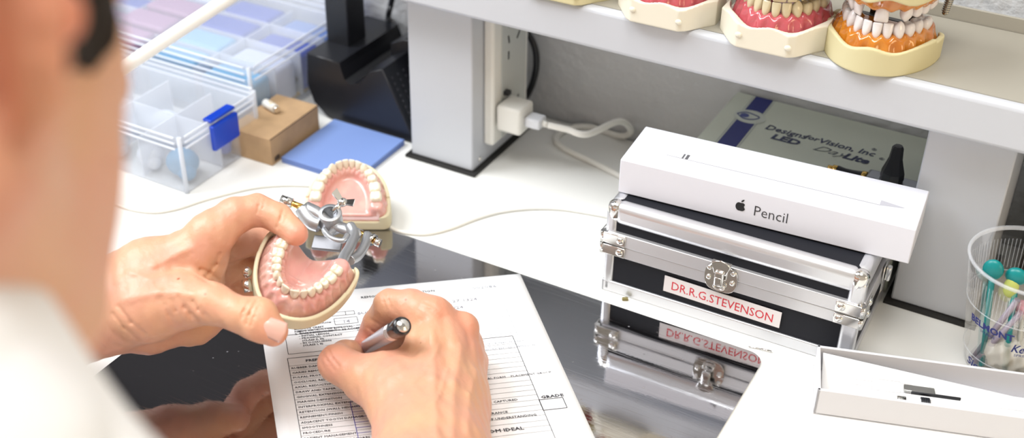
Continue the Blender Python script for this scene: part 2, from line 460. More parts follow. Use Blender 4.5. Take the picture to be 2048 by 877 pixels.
# front latch
def latch(M, s=1.0):
    pts = []
    for k in range(28):
        a = 2 * PI * k / 28; rx, rz = .0130, .0150
        n = 3.2; ca, sa = math.cos(a), math.sin(a)
        pts.append((rx * abs(ca) ** (2 / n) * (1 if ca > 0 else -1), rz * abs(sa) ** (2 / n) * (1 if sa > 0 else -1) * (1.0 if sa < 0 else .62)))
    b = MB(); b.prism(pts, 0, .0014, bev=.0004, M=M); la = b.build('latch', chrome, cs)
    b = MB()
    for dx in (-.0095, .0095):
        for dz in (-.0035, .0055): b.sphere((dx, dz, .0018), (.0022, .0022, .0016), M=M)
    b.build('rivet', chrome, la)
    b = MB()
    pts = [(-.0048, .004), (-.0078, .0130), (-.0040, .0155), (0, .0165), (.0040, .0155), (.0078, .0130), (.0048, .004)]
    b.prism(pts[::-1], .0042, .0056, bev=.0005, M=M)
    b.prism([(-.0075, .0118), (.0075, .0118), (.0075, .0138), (-.0075, .0138)], .0014, .005, M=M)
    b.build('hook', chrome, la)
    b = MB(); b.box((0, .0006, .0062), (.0075, .0140, .0034), bev=.0015, seg=3, M=M)
    b.box((0, -.0008, .0080), (.0050, .0062, .0008), bev=.0003, M=M)
    b.build('lever', chrome, la)
    b = MB(); R = .0044
    b.tube([(R * math.cos(a), -.0088 + .6 * R * math.sin(a), .0034) for a in [2 * PI * k / 16 for k in range(17)]], .0008, n=8, sub=1, M=M)
    b.build('wire_loop', chrome, la)
lc = aty(1443, 545, A0.y - .001)
latch(frame((lc.x - A0.x, -.0022, .0505), (1, 0, 0), (0, 0, 1), (0, -1, 0)))
sd = MB(); Ms = frame((L + .0022, .060, .0525), (0, 1, 0), (0, 0, 1), (1, 0, 0))
sd.prism([(-.006, -.008), (.006, -.008), (.006, .008), (-.006, .008)], 0, .0014, bev=.0005, M=Ms); sd.box((0, 0, .0035), (.006, .013, .004), bev=.0014, M=Ms)
sd.build('side_catch', chrome, cs)
# label
l0 = aty(1324, 590, A0.y); l1 = aty(1557, 650, A0.y); l2 = aty(1325, 555, A0.y); 
LX = l0.x - A0.x; LW = l1.x - l0.x; LZ = .0175; LH = .0148
tilt = -.018
Ml = frame((LX, .0003, LZ), (1, 0, tilt), (-tilt, 0, 1), (0, -1, 0))
print('label', LX, LW, l0.z, l2.z, l1.z)
b = MB(); b.box((LW / 2, LH / 2, .0001), (LW, LH, .0006), M=frame((LX, .0008, LZ), (1, 0, tilt), (-tilt, 0, 1), (0, -1, 0)))
lb = b.build('name_label', mat('label_white', (.78, .74, .74), .4), cs)
b = MB(); b.text('DR.R.G.STEVENSON', .0112, frame((LX + .006, .0004, LZ + .0034), (1, 0, tilt), (-tilt, 0, 1), (0, -1, 0)), depth=.00003, bold=.00004, sx=1.03)
tx = b.build('lettering', ink_red, lb)
w = max(v.co.x for v in tx.data.vertices) - min(v.co.x for v in tx.data.vertices)
k = (LW - .0125) / w
for v in tx.data.vertices: v.co.x = LX + .006 + (v.co.x - LX - .006) * k

# ------------------------------------------------------------------ closed stylus box on the case
P0 = at(1236, 384, .0857)
BL, BW, BH = .2265, .0590, .0300
bx = thing('stylus_box', 'long white closed carton with a fruit logo lying on the black case', 'box', P0, rot=(0, 0, math.radians(4.2)))
b = MB(); b.box((BL / 2, BW / 2, BH / 2), (BL, BW, BH), bev=.0008); bb = b.build('sleeve', card_white, bx)
b = MB(); b.box((BL + .00005, BW / 2, .0125), (.0003, BW - .006, .0004)); b.build('end_seam', card_grey, bb)
# printed pencil picture on the top
pw = mat('picture_white', (.79, .79, .83), .4); pg = mat('picture_grey', (.48, .48, .53), .5)
u0 = Vector((.030, BW * .50, BH)); 
b = MB(); yc = BW * .50; yp = BW * .44
def strip(x0, x1, y0, y1, z=BH + .00012, mi=0): b.add([(x0, y0, z), (x1, y0, z), (x1, y1, z), (x0, y1, z)], [(0, 1, 2, 3)], mi)
strip(.030, .196, yp - .0036, yp + .0036, mi=0)
strip(.030, .196, yp - .0039, yp - .0034, mi=1)
b.add([(.196, yp - .0038, BH + .00012), (.2135, yp - .0004, BH + .00012), (.2135, yp + .0004, BH + .00012), (.196, yp + .0036, BH + .00012)], [(0, 1, 2, 3)], 1)
strip(.0425, .0475, yp - .0037, yp + .0037, z=BH + .0002, mi=2); strip(.0440, .0452, yp - .0037, yp + .0037, z=BH + .00026, mi=0)
b.build('pencil_picture', [pw, pg, mat('picture_band', (.12, .12, .13), .3)], bx)
b = MB()
Mt = frame((.1085, -.0002, .0092), (1, 0, 0), (0, 0, 1), (0, -1, 0))
b.text('Pencil', .0128, Mt, depth=.00003, bold=-.00012, sx=.9)
b.build('lettering', mat('soft_ink', (.03, .03, .035), .5), bx)
b = MB()
Ma = frame((.0985, -.0002, .0140), (1, 0, 0), (0, 0, 1), (0, -1, 0))
pts = []
for k in range(40):
    a = 2 * PI * k / 40; x, y = .0039 * math.cos(a), .0042 * math.sin(a)
    if math.sin(a) > .75: y -= .0009 * (1 - abs(math.cos(a)) / .66)
    if math.sin(a) < -.8: y += .0006 * (1 - abs(math.cos(a)) / .6)
    d = math.hypot(x - .0052, y - .0006)
    if d < .0026: x = x - (.0026 - d)
    pts.append((x, y))
b.prism(pts, 0, .00006, M=Ma)
b.prism([(.0001, .0042), (.0012, .0044), (.0022, .0056), (.0024, .0068), (.0010, .0062), (.0002, .0052)], 0, .00006, M=Ma)
b.build('fruit_logo', ink_black, bx)

# ------------------------------------------------------------------ pale light box behind the case
Z = .080
lbx = thing('lamp_box', 'flat pale green printed box with a navy stripe under the shelf', 'box', (-.306, .870, 0))
b = MB(); b.box((.093, .064, Z / 2), (.186, .128, Z), bev=.002); b.build('carton', mat('pale_green_card', (.58, .62, .53), .28, spec=.5), lbx)
def tp(u, v): p = at(u, v, Z + .0003); return (p.x + .306, p.y - .870, Z + .0003)
b = MB()
def quad(pp, mi=0, dz=0): b.add([(p[0], p[1], p[2] + dz) for p in pp], [(0, 1, 2, 3)], mi)
q0, q1 = tp(1422, 300), tp(1462, 303)
xa, xb = q0[0], q1[0] + .001
b.add([(xa, .002, Z + .0003), (xb, .002, Z + .0003), (xb, .126, Z + .0003), (xa, .126, Z + .0003)], [(0, 1, 2, 3)], 0)
c = tp(1500, 234)
vv = [(c[0], c[1], Z + .0005)] + [(c[0] + .0145 * math.cos(a), c[1] + .0125 * math.sin(a), Z + .0005) for a in [2 * PI * k / 32 for k in range(32)]]
b.add(vv, [(0, 1 + k, 1 + (k + 1) % 32) for k in range(32)], 1)
vv = [(c[0] - .005, c[1], Z + .0007)] + [(c[0] - .005 + .004 * math.cos(a), c[1] + .004 * math.sin(a), Z + .0007) for a in [2 * PI * k / 20 for k in range(20)]]
b.add(vv, [(0, 1 + k, 1 + (k + 1) % 20) for k in range(20)], 2)
b.tube([(c[0] + dx, c[1] + dy, Z + .0007) for dx, dy in ((-.012, .0), (-.006, .006), (.002, .005), (.008, .002), (.004, -.004), (-.004, -.006), (-.012, 0))], .0005, n=5, mi=2)
for x in (xa - .0018, xb + .0015): b.add([(x, .002, Z + .0003), (x + .0004, .002, Z + .0003), (x + .0004, .126, Z + .0003), (x, .126, Z + .0003)], [(0, 1, 2, 3)], 3)
b.build('stripe_logo', [ink_blue, mat('pale_oval', (.52, .56, .50), .4), mat('logo_blue', (.06, .08, .25), .5), mat('thin_line', (.25, .29, .33), .5)], lbx)
b = MB()
t0 = tp(1534, 250)
def tl(u, v): p = tp(u, v); return frame((p[0], p[1], Z + .0003), (1, 0, 0), (0, 1, 0), (0, 0, 1))
b.text('Designs', .0125, tl(1528, 257), depth=.00004, bold=.00018, shear=.2, sx=.95)
b.text('for', .0100, tl(1608, 276), depth=.00004, bold=.00018, shear=.2)
b.text('Vision, Inc', .0120, tl(1634, 284), depth=.00004, bold=.0002, shear=.2, sx=.98)
b.text('LED', .0125, tl(1540, 276), depth=.00004, bold=.0005, shear=.15, sx=1.15)
b.text('Lite', .0135, tl(1683, 315), depth=.00004, bold=.0005, shear=.3, sx=1.05)
b.text('®', .006, tl(1742, 300), depth=.00004); b.text('®', .006, tl(1757, 319), depth=.00004)
b.build('lettering', mat('slate_ink', (.03, .04, .10), .5), lbx)
b = MB(); b.text('Day', .0135, tl(1622, 298), depth=.00004, shear=.55, sx=1.3, bold=-.0001)
b.build('script_lettering', mat('grey_script', (.14, .16, .18), .5), lbx)

# ------------------------------------------------------------------ clamp with black lever
cl0 = at(1790, 375, Z)
cl = thing('lamp_clamp', 'metal lamp clamp bar with an upright black lever on the pale green box', 'clamp', (cl0.x - .003, cl0.y - .011, Z))
a_, c_ = at(1738, 372, Z + .006), at(1836, 392, Z + .006)
b = MB(); b.box(((a_.x + c_.x) / 2 - cl0.x, .002, .0062), (c_.x - a_.x + .004, .016, .0120), bev=.0022, seg=3); b.build('bar', mat('clamp_metal', (.30, .31, .34), .28, .9), cl)
b = MB(); xl = a_.x - cl0.x - .002
b.cyl((xl, .002, .006), (xl - .004, .002, .006), .0058); b.build('gold_ring', brass, cl)
b = MB(); b.cyl((xl - .024, .002, .006), (xl - .028, .002, .006), .0045); b.cyl((xl - .028, .002, .006), (xl - .032, .002, .006), .0032)
b.build('gold_tip', brass, cl)
b = MB(); b.lathe([(.0052, 0), (.0042, .008), (.0040, .014), (.0048, .020)], M=frame((xl - .004, .002, .006), (0, 0, 1), (0, 1, 0), (-1, 0, 0))); b.build('black_sleeve', plastic_black, cl)
b = MB(); kx = at(1790, 345, Z + .02).x - cl0.x
b.lathe([(0, .0085), (.0085, .010), (.0095, .014), (.0092, .019), (.0070, .026), (.0055, .031), (.0050, .036), (.0046, .0410), (.0034, .0425), (0, .0427)], n=8, M=Matrix.Translation((kx + .001, .002, 0)), smooth=False)
b.build('lever', plastic_black, cl)
b = MB(); b.cyl((kx + .008, -.004, .012), (kx + .018, -.006, .0125), .0010); b.build('pin', chrome, cl)

# dark block added in the gap beyond the right post
b = MB(); b.box((.06, .965, .085), (.18, .05, .168), bev=.002); o = b.build('dark_block', mat('dark_brown', (.035, .028, .022), .6))
tag(o, 'dark brown block right of the right shelf post', 'box')

# ------------------------------------------------------------------ open tray with stylus
T0 = at(1626, 829)
TA = math.radians(17.6); TL, TW, TH = .226, .0515, .0232
tr = thing('stylus_tray', 'open white carton tray holding a white stylus in the lower right corner', 'box', T0, rot=(0, 0, TA))
b = MB(); w = .0024
b.box((TL / 2, w / 2, TH / 2), (TL, w, TH), bev=.0005); b.box((TL / 2, TW - w / 2, TH / 2), (TL, w, TH), bev=.0005)
b.box((w / 2, TW / 2, TH / 2), (w, TW, TH), bev=.0005); b.box((TL - w / 2, TW / 2, TH / 2), (w, TW, TH), bev=.0005)
b.box((TL / 2, TW / 2, .0008), (TL, TW, .0016)); b.build('tray_walls', mat('tray_card', (.70, .70, .73), .5), tr)
# curved paper insert
nx, ny = 40, 10; V = []; F = []
for i in range(nx + 1):
    for j in range(ny + 1):
        s, t = i / nx, j / ny
        x = .0045 + s * (TL - .009); y = .0035 + t * (TW - .009 - .016 * min(1, s * 1.6) ** 1.0)
        z = .0085 + .0125 * t ** 1.5 * (1 - .35 * min(1, s * 1.5))
        V.append((x, y, z))
for i in range(nx):
    for j in range(ny): a = i * (ny + 1) + j; F.append((a, a + ny + 1, a + ny + 2, a + 1))
b = MB(); b.add(V, F, smooth=True); ins = b.build('paper_insert', mat('insert_paper', (.84, .84, .85), .5), tr)
sm = ins.modifiers.new('th', 'SOLIDIFY'); sm.thickness = .0003
def inz(x, y):
    s = (x - .0045) / (TL - .009); t = (y - .0035) / (TW - .009 - .016 * min(1, s * 1.6))
    return .0085 + .0125 * max(t, 0) ** 1.5 * (1 - .35 * min(1, s * 1.5)) + .0005
b = MB()
def seg3(x0, y0, x1, y1, r=.00012): b.tube([(x0 + (x1 - x0) * k / 6, y0 + (y1 - y0) * k / 6, inz(x0 + (x1 - x0) * k / 6, y0 + (y1 - y0) * k / 6)) for k in range(7)], r, n=4, sub=1)
def tpix(u, v, z): q = Matrix.Rotation(-TA, 3, 'Z') @ (at(u, v, z) - T0); return q.x, q.y
for gi, (x0, x1, yc, hh) in enumerate(((.026, .040, .026, .0022), (.040, .060, .026, .0045), (.060, .068, .026, .0036), (.118, .128, .016, .0022), (.128, .170, .016, .0040), (.170, .182, .016, .0065))):
    if gi == 3: b.build('line_drawing', mat('faint_ink', (.55, .55, .58), .6), ins); b = MB()
    seg3(x0, yc - hh, x1, yc - hh); seg3(x0, yc + hh, x1, yc + hh); seg3(x0, yc - hh, x0, yc + hh); seg3(x1, yc - hh, x1, yc + hh)
b.build('line_drawing', mat('faint_ink', (.55, .55, .58), .6), ins)
f0 = tpix(1808, 775, .0165); f1 = tpix(1872, 786, .0165); fx, fy = (f0[0] + f1[0]) / 2, (f0[1] + f1[1]) / 2
b = MB(); b.box((fx, fy + .002, inz(fx, fy) + .0008), (f1[0] - f0[0], .0075, .0022), bev=.0008); b.build('foil_window', mat('silver_band', (.5, .5, .48), .2, 1), ins)
st = thing('stylus', 'white round stylus with a silver band lying in the open tray', 'stylus', T0, rot=(0, 0, TA))
ys = .0105; zs = .0135
b = MB(); b.lathe([(0, 0), (.0030, .0004), (.0042, .0022), (.0045, .006), (.0045, .140), (.0040, .160), (.0012, .176), (0, .177)], n=24, M=frame((.040, ys, zs), (0, 1, 0), (0, 0, 1), (1, 0, 0)))
b.build('barrel', mat('gloss_white', (.86, .86, .85), .12), st)
bx1, bx2 = tpix(1793, 792, zs + .003)[0], tpix(1811, 795, zs + .003)[0]
b = MB(); b.cyl((bx1, ys, zs), (bx2, ys, zs), .0047, n=24); b.build('silver_band', mat('silver_band', (.5, .5, .48), .2, 1), st)
ad_ = thing('tether_clip', 'small black clip with a thin bar across the white stylus', 'clip', T0, rot=(0, 0, TA))
c0, c1 = tpix(1822, 786, zs + .005), tpix(1921, 796, zs + .005)
b = MB(); b.box(((c0[0] + c1[0]) / 2, ys + .0062, zs + .0052), (c1[0] - c0[0], .0014, .0026), bev=.0005); b.build('bar', plastic_black, ad_)
b = MB()
ax_ = tpix(1843, 800, zs + .003)[0]
arc = [(ax_, ys + .0048 * math.cos(a) * 1.05, zs + .0052 * math.sin(a)) for a in [math.radians(d) for d in range(40, 221, 20)]]
for dx in (0, .0012, .0024, .0036, .0048): b.tube([(p[0] + dx, p[1], p[2]) for p in arc], .0009, n=6, sub=1)
b.build('clip_ring', plastic_black, ad_)
# ------------------------------------------------------------------ cardboard box + pad + stand
kraft = mat('kraft_card', (.46, .30, .16), .75, var=((.40, .26, .14), 60, .35, .65), bump=(700, .1, .0003))
cf = at(545, 333); ang = math.radians(1.5)
cbx = thing('cardboard_box', 'small brown cardboard box beside the blue note pad', 'box', (cf.x, cf.y, 0), rot=(0, 0, ang))
b = MB(); b.box((-.0245, .039, .0145), (.049, .078, .029), bev=.0007); b.build('carton', kraft, cbx)
b = MB(); b.box((.0001, .039, .0285), (.0004, .078, .0006)); b.prism([(.004, .003), (.012, .003), (.012, .0075), (.009, .0085), (.004, .0075)], 0, .00015, M=frame((.0001, 0, 0), (0, 1, 0), (0, 0, 1), (1, 0, 0)))
b.build('print_mark', mat('brown_ink', (.07, .045, .03), .7), cbx)
Zb = .0292
p = at(543, 214, Zb + .004)
bh = thing('bur_holder', 'tiny white cylinder with metal foot lying on the cardboard box', 'fitting', (p.x, p.y, Zb))
b = MB(); b.cyl((-.0098, .003, .0045), (.0068, -.002, .0045), .0042); b.build('body', plastic_white, bh)
b = MB(); b.cyl((-.0045, .0018, .0045), (.002, -.0004, .0045), .00432); b.build('ring', mat('beige_ring', (.62, .52, .38), .5), bh)
b = MB(); b.cyl((.0068, -.002, .0045), (.0092, -.0027, .0045), .0032); b.box((.003, .0, .0008), (.010, .005, .0016), bev=.0004); b.build('foot', chrome, bh)
# gold tool behind
g0 = at(575, 190, .004)
gt = thing('wooden_tweezers', 'yellow wooden tool with a dark grip behind the cardboard box', 'tool', (g0.x, g0.y, 0))
wood = mat('yellow_wood', (.55, .36, .10), .5, var=((.40, .24, .06), 150, .4, .6))
gp = [rel(at(u, v, zz), (g0.x, g0.y, 0)) for u, v, zz in ((535, 212, .004), (565, 185, .010), (590, 162, .014), (618, 138, .018))]
b = MB(); b.tube(gp, .0035, n=8, flat=.6); b.build('stick', wood, gt)
gp2 = [rel(at(u, v, zz), (g0.x, g0.y, 0)) for u, v, zz in ((548, 218, .003), (580, 196, .004), (612, 176, .004))]
b = MB(); b.tube(gp2, .004, n=8, flat=.5); b.build('stick', wood, gt)
b = MB(); b.cyl(rel(at(562, 180, .018), (g0.x, g0.y, 0)), rel(at(592, 158, .020), (g0.x, g0.y, 0)), .0048, .0036); b.build('grip', mat('dark_olive', (.05, .045, .03), .5), gt)

pad0 = at(565.6, 326)
pd_ = thing('note_pad', 'pad of sky blue note paper lying beside the cardboard box', 'note pad', (pad0.x, pad0.y, 0), rot=(0, 0, math.radians(.5)))
padm = mat('blue_paper', (.19, .29, .60), .6)
b = MB(); b.box((.0405, .043, .0031), (.083, .086, .0062), bev=.0004); b.build('sheets', padm, pd_)
b = MB()
for k in range(5): b.box((.0405, .043, .0009 + k * .0012), (.0834, .0864, .00015))
b.build('sheet_edges', mat('blue_paper_edge', (.10, .16, .42), .7), pd_)

# black stand
YS = .880
def sp(u, v, y=YS): p = aty(u, v, y); return (p.x, max(p.z, 0))
o0 = Vector((-.64, YS, 0))
stn = thing('equipment_stand', 'big black angular equipment stand with a square column behind the blue pad', 'stand', o0)
poly = [sp(613, 106), sp(614, 168), sp(628, 205), (-.690, .004), (-.686, 0), (-.588, 0), (-.586, .004), sp(764, 139), sp(738, 143), sp(731, 158), sp(718, 170), sp(702, 172), sp(688, 162), sp(680, 140), sp(678, 126)]
poly = [(x - o0.x, z) for x, z in poly]
print('stand poly', poly)
b = MB()
Mf = frame((0, 0, 0), (1, 0, 0), (0, 0, 1), (0, 1, 0))
b.prism(poly[::-1], 0, .105, bev=.0012, M=Mf); b.build('base', plastic_black, stn)
# raised block behind on the right (stepped saddle)
b = MB()
zr = sp(764, 139)[1]
xr = sp(764, 139)[0] - o0.x
b.prism([(xr - .020, zr - .022), (.051, -.0), (.051, .02), (xr + .022, zr + .006), (xr + .012, zr + .012), (xr - .004, zr + .012), (xr - .020, zr + .004)][::-1], .045, .105, bev=.001, M=Mf); b.build('saddle', plastic_black, stn)
# slanted speaker-like grid
g = MB(); q0 = Vector((xr + .002, -.0008, zr - .004)); q1 = Vector((.0515, -.0008, .012))
ex = Vector((0, 1, 0)); ez = (Vector((q1.x, 0, q1.z)) - Vector((q0.x, 0, q0.z)))
Ls = ez.length; ez.normalize(); nn = Vector((-ez.z, 0, ez.x)); 
if nn.x < 0: nn = -nn
for i in range(9):
    for j in range(7):
        c = Vector((q0.x, .008, q0.z)) + ez * (.008 + i * (Ls - .014) / 8) + Vector((0, 1, 0)) * (j * .010) + nn * .0006
        g.cyl(c - nn * .0008, c + nn * .0003, .0012, n=8)
g.build('vent_dots', mat('vent_grey', (.05, .05, .06), .5), stn)
zt = sp(700, 95, YS + .035)[1]
cx = aty(696, 80, YS + .05).x - o0.x
b = MB(); b.box((cx, .048, .055 + .15), (.027, .030, .30), bev=.0015); b.build('column', plastic_black, stn)
b = MB(); b.box((cx, .046, .0570), (.034, .036, .007), bev=.001); b.build('collar', plastic_black, stn)
# unseen monitor added above the column, giving the steel plate its dark reflection
b = MB(); b.box((cx - .28, .060, .53), (.66, .035, .44), bev=.004); b.build('added_monitor_back', plastic_black, stn)
b = MB(); b.box((cx - .28, .041, .53), (.64, .002, .42), bev=.0005); b.build('added_monitor_screen', mat('dark_screen', (.012, .009, .010), .7, spec=.12), stn)

# ------------------------------------------------------------------ clear organisers
xx_ = 0
clear = mat('clear_plastic', (.86, .92, 1.0), .18, trans=1.0, ior=1.18, alpha=.55, bump=(300, .12, .0005))
frost = mat('frosted_plastic', (.86, .91, 1.0), .25, alpha=.20)
edge_m = mat('plastic_edge', (.86, .91, 1.0), .25, alpha=.55)
latch_b = mat('blue_latch', (.005, .05, .50), .3)
def organiser(x0, x1, y0, y1, z0, z1, label, latches, nx, ny, cmats):
    t = thing('storage_organiser', label, 'organiser', (x1, y0, z0), group='clear storage organisers')
    W, Dp, Hh = x1 - x0, y1 - y0, z1 - z0; w = .0018
    b = MB()
    b.box((-W / 2, 0, Hh * .4), (W, w, Hh * .8), bev=.0006); b.box((-W / 2, Dp, Hh * .4), (W, w, Hh * .8), bev=.0006)
    b.box((0, Dp / 2, Hh * .4), (w, Dp, Hh * .8), bev=.0006); b.box((-W, Dp / 2, Hh * .4), (w, Dp, Hh * .8), bev=.0006)
    b.box((-W / 2, Dp / 2, .001), (W, Dp, .0016)); b.build('tray', frost, t)
    b = MB(); b.prism(rounded_rect(-W - .002, -.002, .002, Dp + .002, .008), Hh * .86, Hh, bev=.002, seg=3); l = b.build('lid', frost, t)
    b = MB()
    for f, hz in ((.80, .002), (.90, .0022), (1.0, .002)):
        for yy in (-.0025, Dp + .0025): b.box((-W / 2, yy, Hh * f), (W - .008, .002, hz), bev=.0008)
        for xx in (.0025, -W - .0025): b.box((xx, Dp / 2, Hh * f), (.002, Dp - .008, hz), bev=.0008)
    for cx_, cy_ in ((-.0005, .0005), (-.0005, Dp - .0005), (-W, 0)): b.cyl((cx_, cy_, 0), (cx_, cy_, Hh), .0022, n=8)
    b.build('rim', edge_m, t)
    b = MB()
    for i in range(1, nx): b.box((-W * i / nx, Dp / 2, Hh * .38), (.0014, Dp - .004, Hh * .7))
    for j in range(1, ny): b.box((-W / 2, Dp * j / ny, Hh * .38), (W - .004, .0014, Hh * .7))
    b.build('divider', edge_m, t)
    for (lx, ly, side) in latches:
        b = MB()
        if side == 'x': b.box((.0065, ly, Hh * .72), (.0055, .036, .026), bev=.0022, seg=3); b.box((.002, ly, Hh + .001), (.010, .034, .003), bev=.001)
        else: b.box((lx, -.006, Hh * .72), (.032, .006, .026), bev=.002, seg=3)
        b.build('latch', latch_b, t)
    return t
og = organiser(-.93, -.716, .700, .805, 0, .058, 'small clear plastic organiser box with a blue latch, in front of the large one', [(0, .052, 'x')], 4, 2, None)
og2 = organiser(-1.10, -.735, .822, .985, 0, .070, 'large clear compartment organiser behind the small latched one, in front of the wall', [], 5, 4, None)
# contents
cont = [('blue', (.03, .07, .42)), ('mauve', (.40, .22, .36)), ('sky', (.22, .45, .68)), ('pale', (.55, .60, .75)), ('steel blue', (.10, .20, .50))]
def lump(name, c, d, col, label, grp, cat='supply packet'):
    b = MB(); b.box((0, 0, d[2] / 2), d, bev=min(d) * .3, seg=2)
    o = b.build(name, mat('packet_' + name + '_' + str(col), col, .5), loc=(c[0], c[1], c[2])); o['label'] = label; o['category'] = cat; o['group'] = grp; return o
G2 = 'packets inside the large clear organiser'
cw, cd = .365 / 5, .163 / 4
cells = [(0, 0, 2, 'pale'), (0, 1, 3, 'white'), (0, 2, 0, 'deep blue'), (0, 3, 4, 'blue'), (1, 0, 2, 'sky blue'), (1, 1, 2, 'sky blue'), (1, 2, 0, 'navy'), (1, 3, 0, 'blue'),
         (2, 0, 1, 'mauve'), (2, 1, 1, 'pink'), (2, 2, 1, 'mauve'), (2, 3, 3, 'pale'), (3, 0, 4, 'blue'), (3, 1, 1, 'mauve'), (3, 2, 0, 'blue'), (3, 3, 3, 'grey'), (4, 1, 2, 'sky'), (4, 2, 4, 'blue'), (4, 3, 3, 'pale')]
for i, j, k, nm in cells:
    xx = -.735 - (i + .5) * cw; yy = .822 + (j + .5) * cd
    b = MB(); rx = cw * .42; ry = cd * .40; hz = .042 + .012 * ((i * 7 + j * 3) % 3) / 2
    b.box((0, 0, hz / 2), (rx * 2, ry * 2, hz), bev=.004, seg=2)
    o = b.build('supply_packet', mat('packet_' + cont[k][0], cont[k][1], .5), loc=(xx, yy, .003))
    col = ['blue', 'mauve', 'sky blue', 'pale', 'steel blue'][k]
    row = ['front', 'second', 'third', 'rear'][j]; coln = ['rightmost', 'second from right', 'middle', 'second from left', 'leftmost'][i]
    tag(o, '%s packet in the large clear organiser, %s row, %s cell' % (col, row, coln), 'packet', G2)
for k, (dx, dy, rr_, col, nm) in enumerate(((-.022, .022, .016, (.10, .28, .48), 'steel blue'), (-.060, .020, .013, (.62, .66, .74), 'white'), (-.022, .075, .013, (.05, .10, .50), 'blue'), (-.085, .070, .016, (.60, .66, .76), 'pale grey'), (-.105, .022, .014, (.20, .45, .60), 'teal'))):
    b = MB(); b.sphere((0, 0, rr_ * .8), (rr_, rr_ * .9, rr_ * .8)); b.sphere((rr_ * .6, -rr_ * .4, rr_ * .5), (rr_ * .6, rr_ * .5, rr_ * .5))
    o = b.build('cotton_roll_pack', mat('pack_' + nm, col, .6), loc=(-.716 + dx, .700 + dy, .003))
    tag(o, nm + ' soft pack inside the small latched organiser', 'packet', 'packs inside the small clear organiser')
# white rod over the organisers
r0, r1 = at(240, 140, .115), at(470, -12, .16)
_d = r1 - r0; r0, r1 = r0 - _d * ((r0.z - .078) / _d.z), r0 + _d * ((.993 - r0.y) / _d.y)
print('rod', r0, r1)
rd = thing('white_rod', 'straight white plastic rod crossing above the clear organisers', 'rod', r0)
b = MB(); b.cyl((0, 0, 0), r1 - r0, .0062, .0062, n=16); b.build('shaft', mat('bright_plastic', (.85, .85, .82), .4), rd)
b = MB(); b.sphere((0, 0, 0), .0064); b.build('tip', mat('bright_plastic', (.85, .85, .82), .4), rd)
# black case far left behind
k0 = at(292, 0, .075)
print('k0', k0)
b = MB(); b.box((k0.x - .10, .972, .071 + .10), (.20, .05, .20), bev=.004); o = b.build('equipment_case', plastic_black); tag(o, 'black equipment case standing on the rear left of the large organiser', 'case')
b = MB(); p = at(736, 22, .055); b.box((p.x, .975, .05), (.022, .02, .10), bev=.003); o = b.build('blue_bottle_cap', latch_b); tag(o, 'small blue plastic block behind the black stand base', 'block')
# unseen dark cabinet added above the bench on the left, darkening the plate's reflection
b = MB(); b.box((-1.30, .90, 1.00), (1.44, .196, .42), bev=.003); wc_ = b.build('body', mat('dark_walnut', (.030, .020, .016), .35))
wcb = thing('added_cabinet', 'dark wall cabinet above the bench, seen only reflected in the steel plate', 'cabinet', (0, 0, 0)); wc_.parent = wcb
for k in range(3):
    b = MB(); b.box((-1.78 + k * .48, .799, 1.00), (.47, .010, .40), bev=.002); d = b.build('door', mat('dark_walnut', (.030, .020, .016), .35), wcb)
# ------------------------------------------------------------------ clear cup with instruments
rc = at(2041, 515, .100); CX, CY = rc.x + .0085, rc.y + .001
cup_clear = mat('cup_plastic', (.93, .94, .96), .06, trans=1.0, ior=1.12, alpha=.30)
cup_rim = mat('cup_rim_plastic', (.80, .83, .88), .12, alpha=.30)
rib_m = mat('cup_rib_plastic', (.80, .82, .86), .15, alpha=.16)
cup = thing('plastic_cup', 'clear ribbed plastic cup holding instruments, right of the open tray', 'cup', (CX, CY, 0))
Rt, Rb = .0430, .0270
def rad(z): return Rb + (Rt - Rb) * (z / .100) ** .85
prof = [(0, .001), (Rb - .003, .001), (Rb, .003)] + [(rad(z), z) for z in np.linspace(.006, .098, 14)]
b = MB(); b.lathe(prof, n=64); b.build('wall', cup_clear, cup)
b = MB(); b.lathe([(Rt - .0006, .0975), (Rt + .0014, .0978), (Rt + .0020, .0992), (Rt + .0012, .1004), (Rt - .0004, .1000), (Rt - .0006, .0975)], n=64); b.build('rim', cup_rim, cup)
b = MB()
for k in range(90):
    a = 2 * PI * k / 90; c, s = math.cos(a), math.sin(a)
    z0, z1 = .066, .090
    b.tube([(c * (rad(z0) + .0002), s * (rad(z0) + .0002), z0), (c * (rad(z1) + .0002), s * (rad(z1) + .0002), z1)], .00035, n=4, sub=1)
b.build('ribs', rib_m, cup)
b = MB()
b.lathe([(rad(.064) - .0001, .0634), (rad(.064) + .0007, .064), (rad(.064), .0646)], n=64)
b.build('ring_line', cup_rim, cup)
b = MB()
b.lathe([(rad(.020) - .0001, .0194), (rad(.020) + .0006, .020), (rad(.020), .0206)], n=64)
b.build('ring_line', cup_rim, cup)
# wrapped lettering
def wrap(body, size, ang0, z, tilt=0.0, bold=0.0, shear=0.0, sx=1.0):
    mb = MB(); mb.text(body, size, Matrix.Identity(4), depth=.00002, bold=bold, shear=shear, sx=sx)
    for v in mb.bm.verts:
        x, y, d = v.co; zz = z + y + x * tilt; r = rad(zz) + .0005 + d
        a = ang0 + x / r; v.co = (r * math.cos(a), r * math.sin(a), zz)
    return mb
def pang(u, v, z):   # angle on the cup where the pixel ray meets the front wall near height z
    best = None
    for k in range(720):
        a = 2 * PI * k / 720; p = Vector((CX + rad(z) * math.cos(a), CY + rad(z) * math.sin(a), z))
        n = Vector((math.cos(a), math.sin(a), 0))
        if n.dot(Vector(CAM) - p) <= 0: continue
        w = p - Vector(CAM); uv = (_P[0] + _f * w.dot(RIGHT) / w.dot(FWD), _P[1] + _f * w.dot(DOWN) / w.dot(FWD))
        e = (uv[0] - u) ** 2 + (uv[1] - v) ** 2
        if best is None or e < best[0]: best = (e, a, uv)
    return best
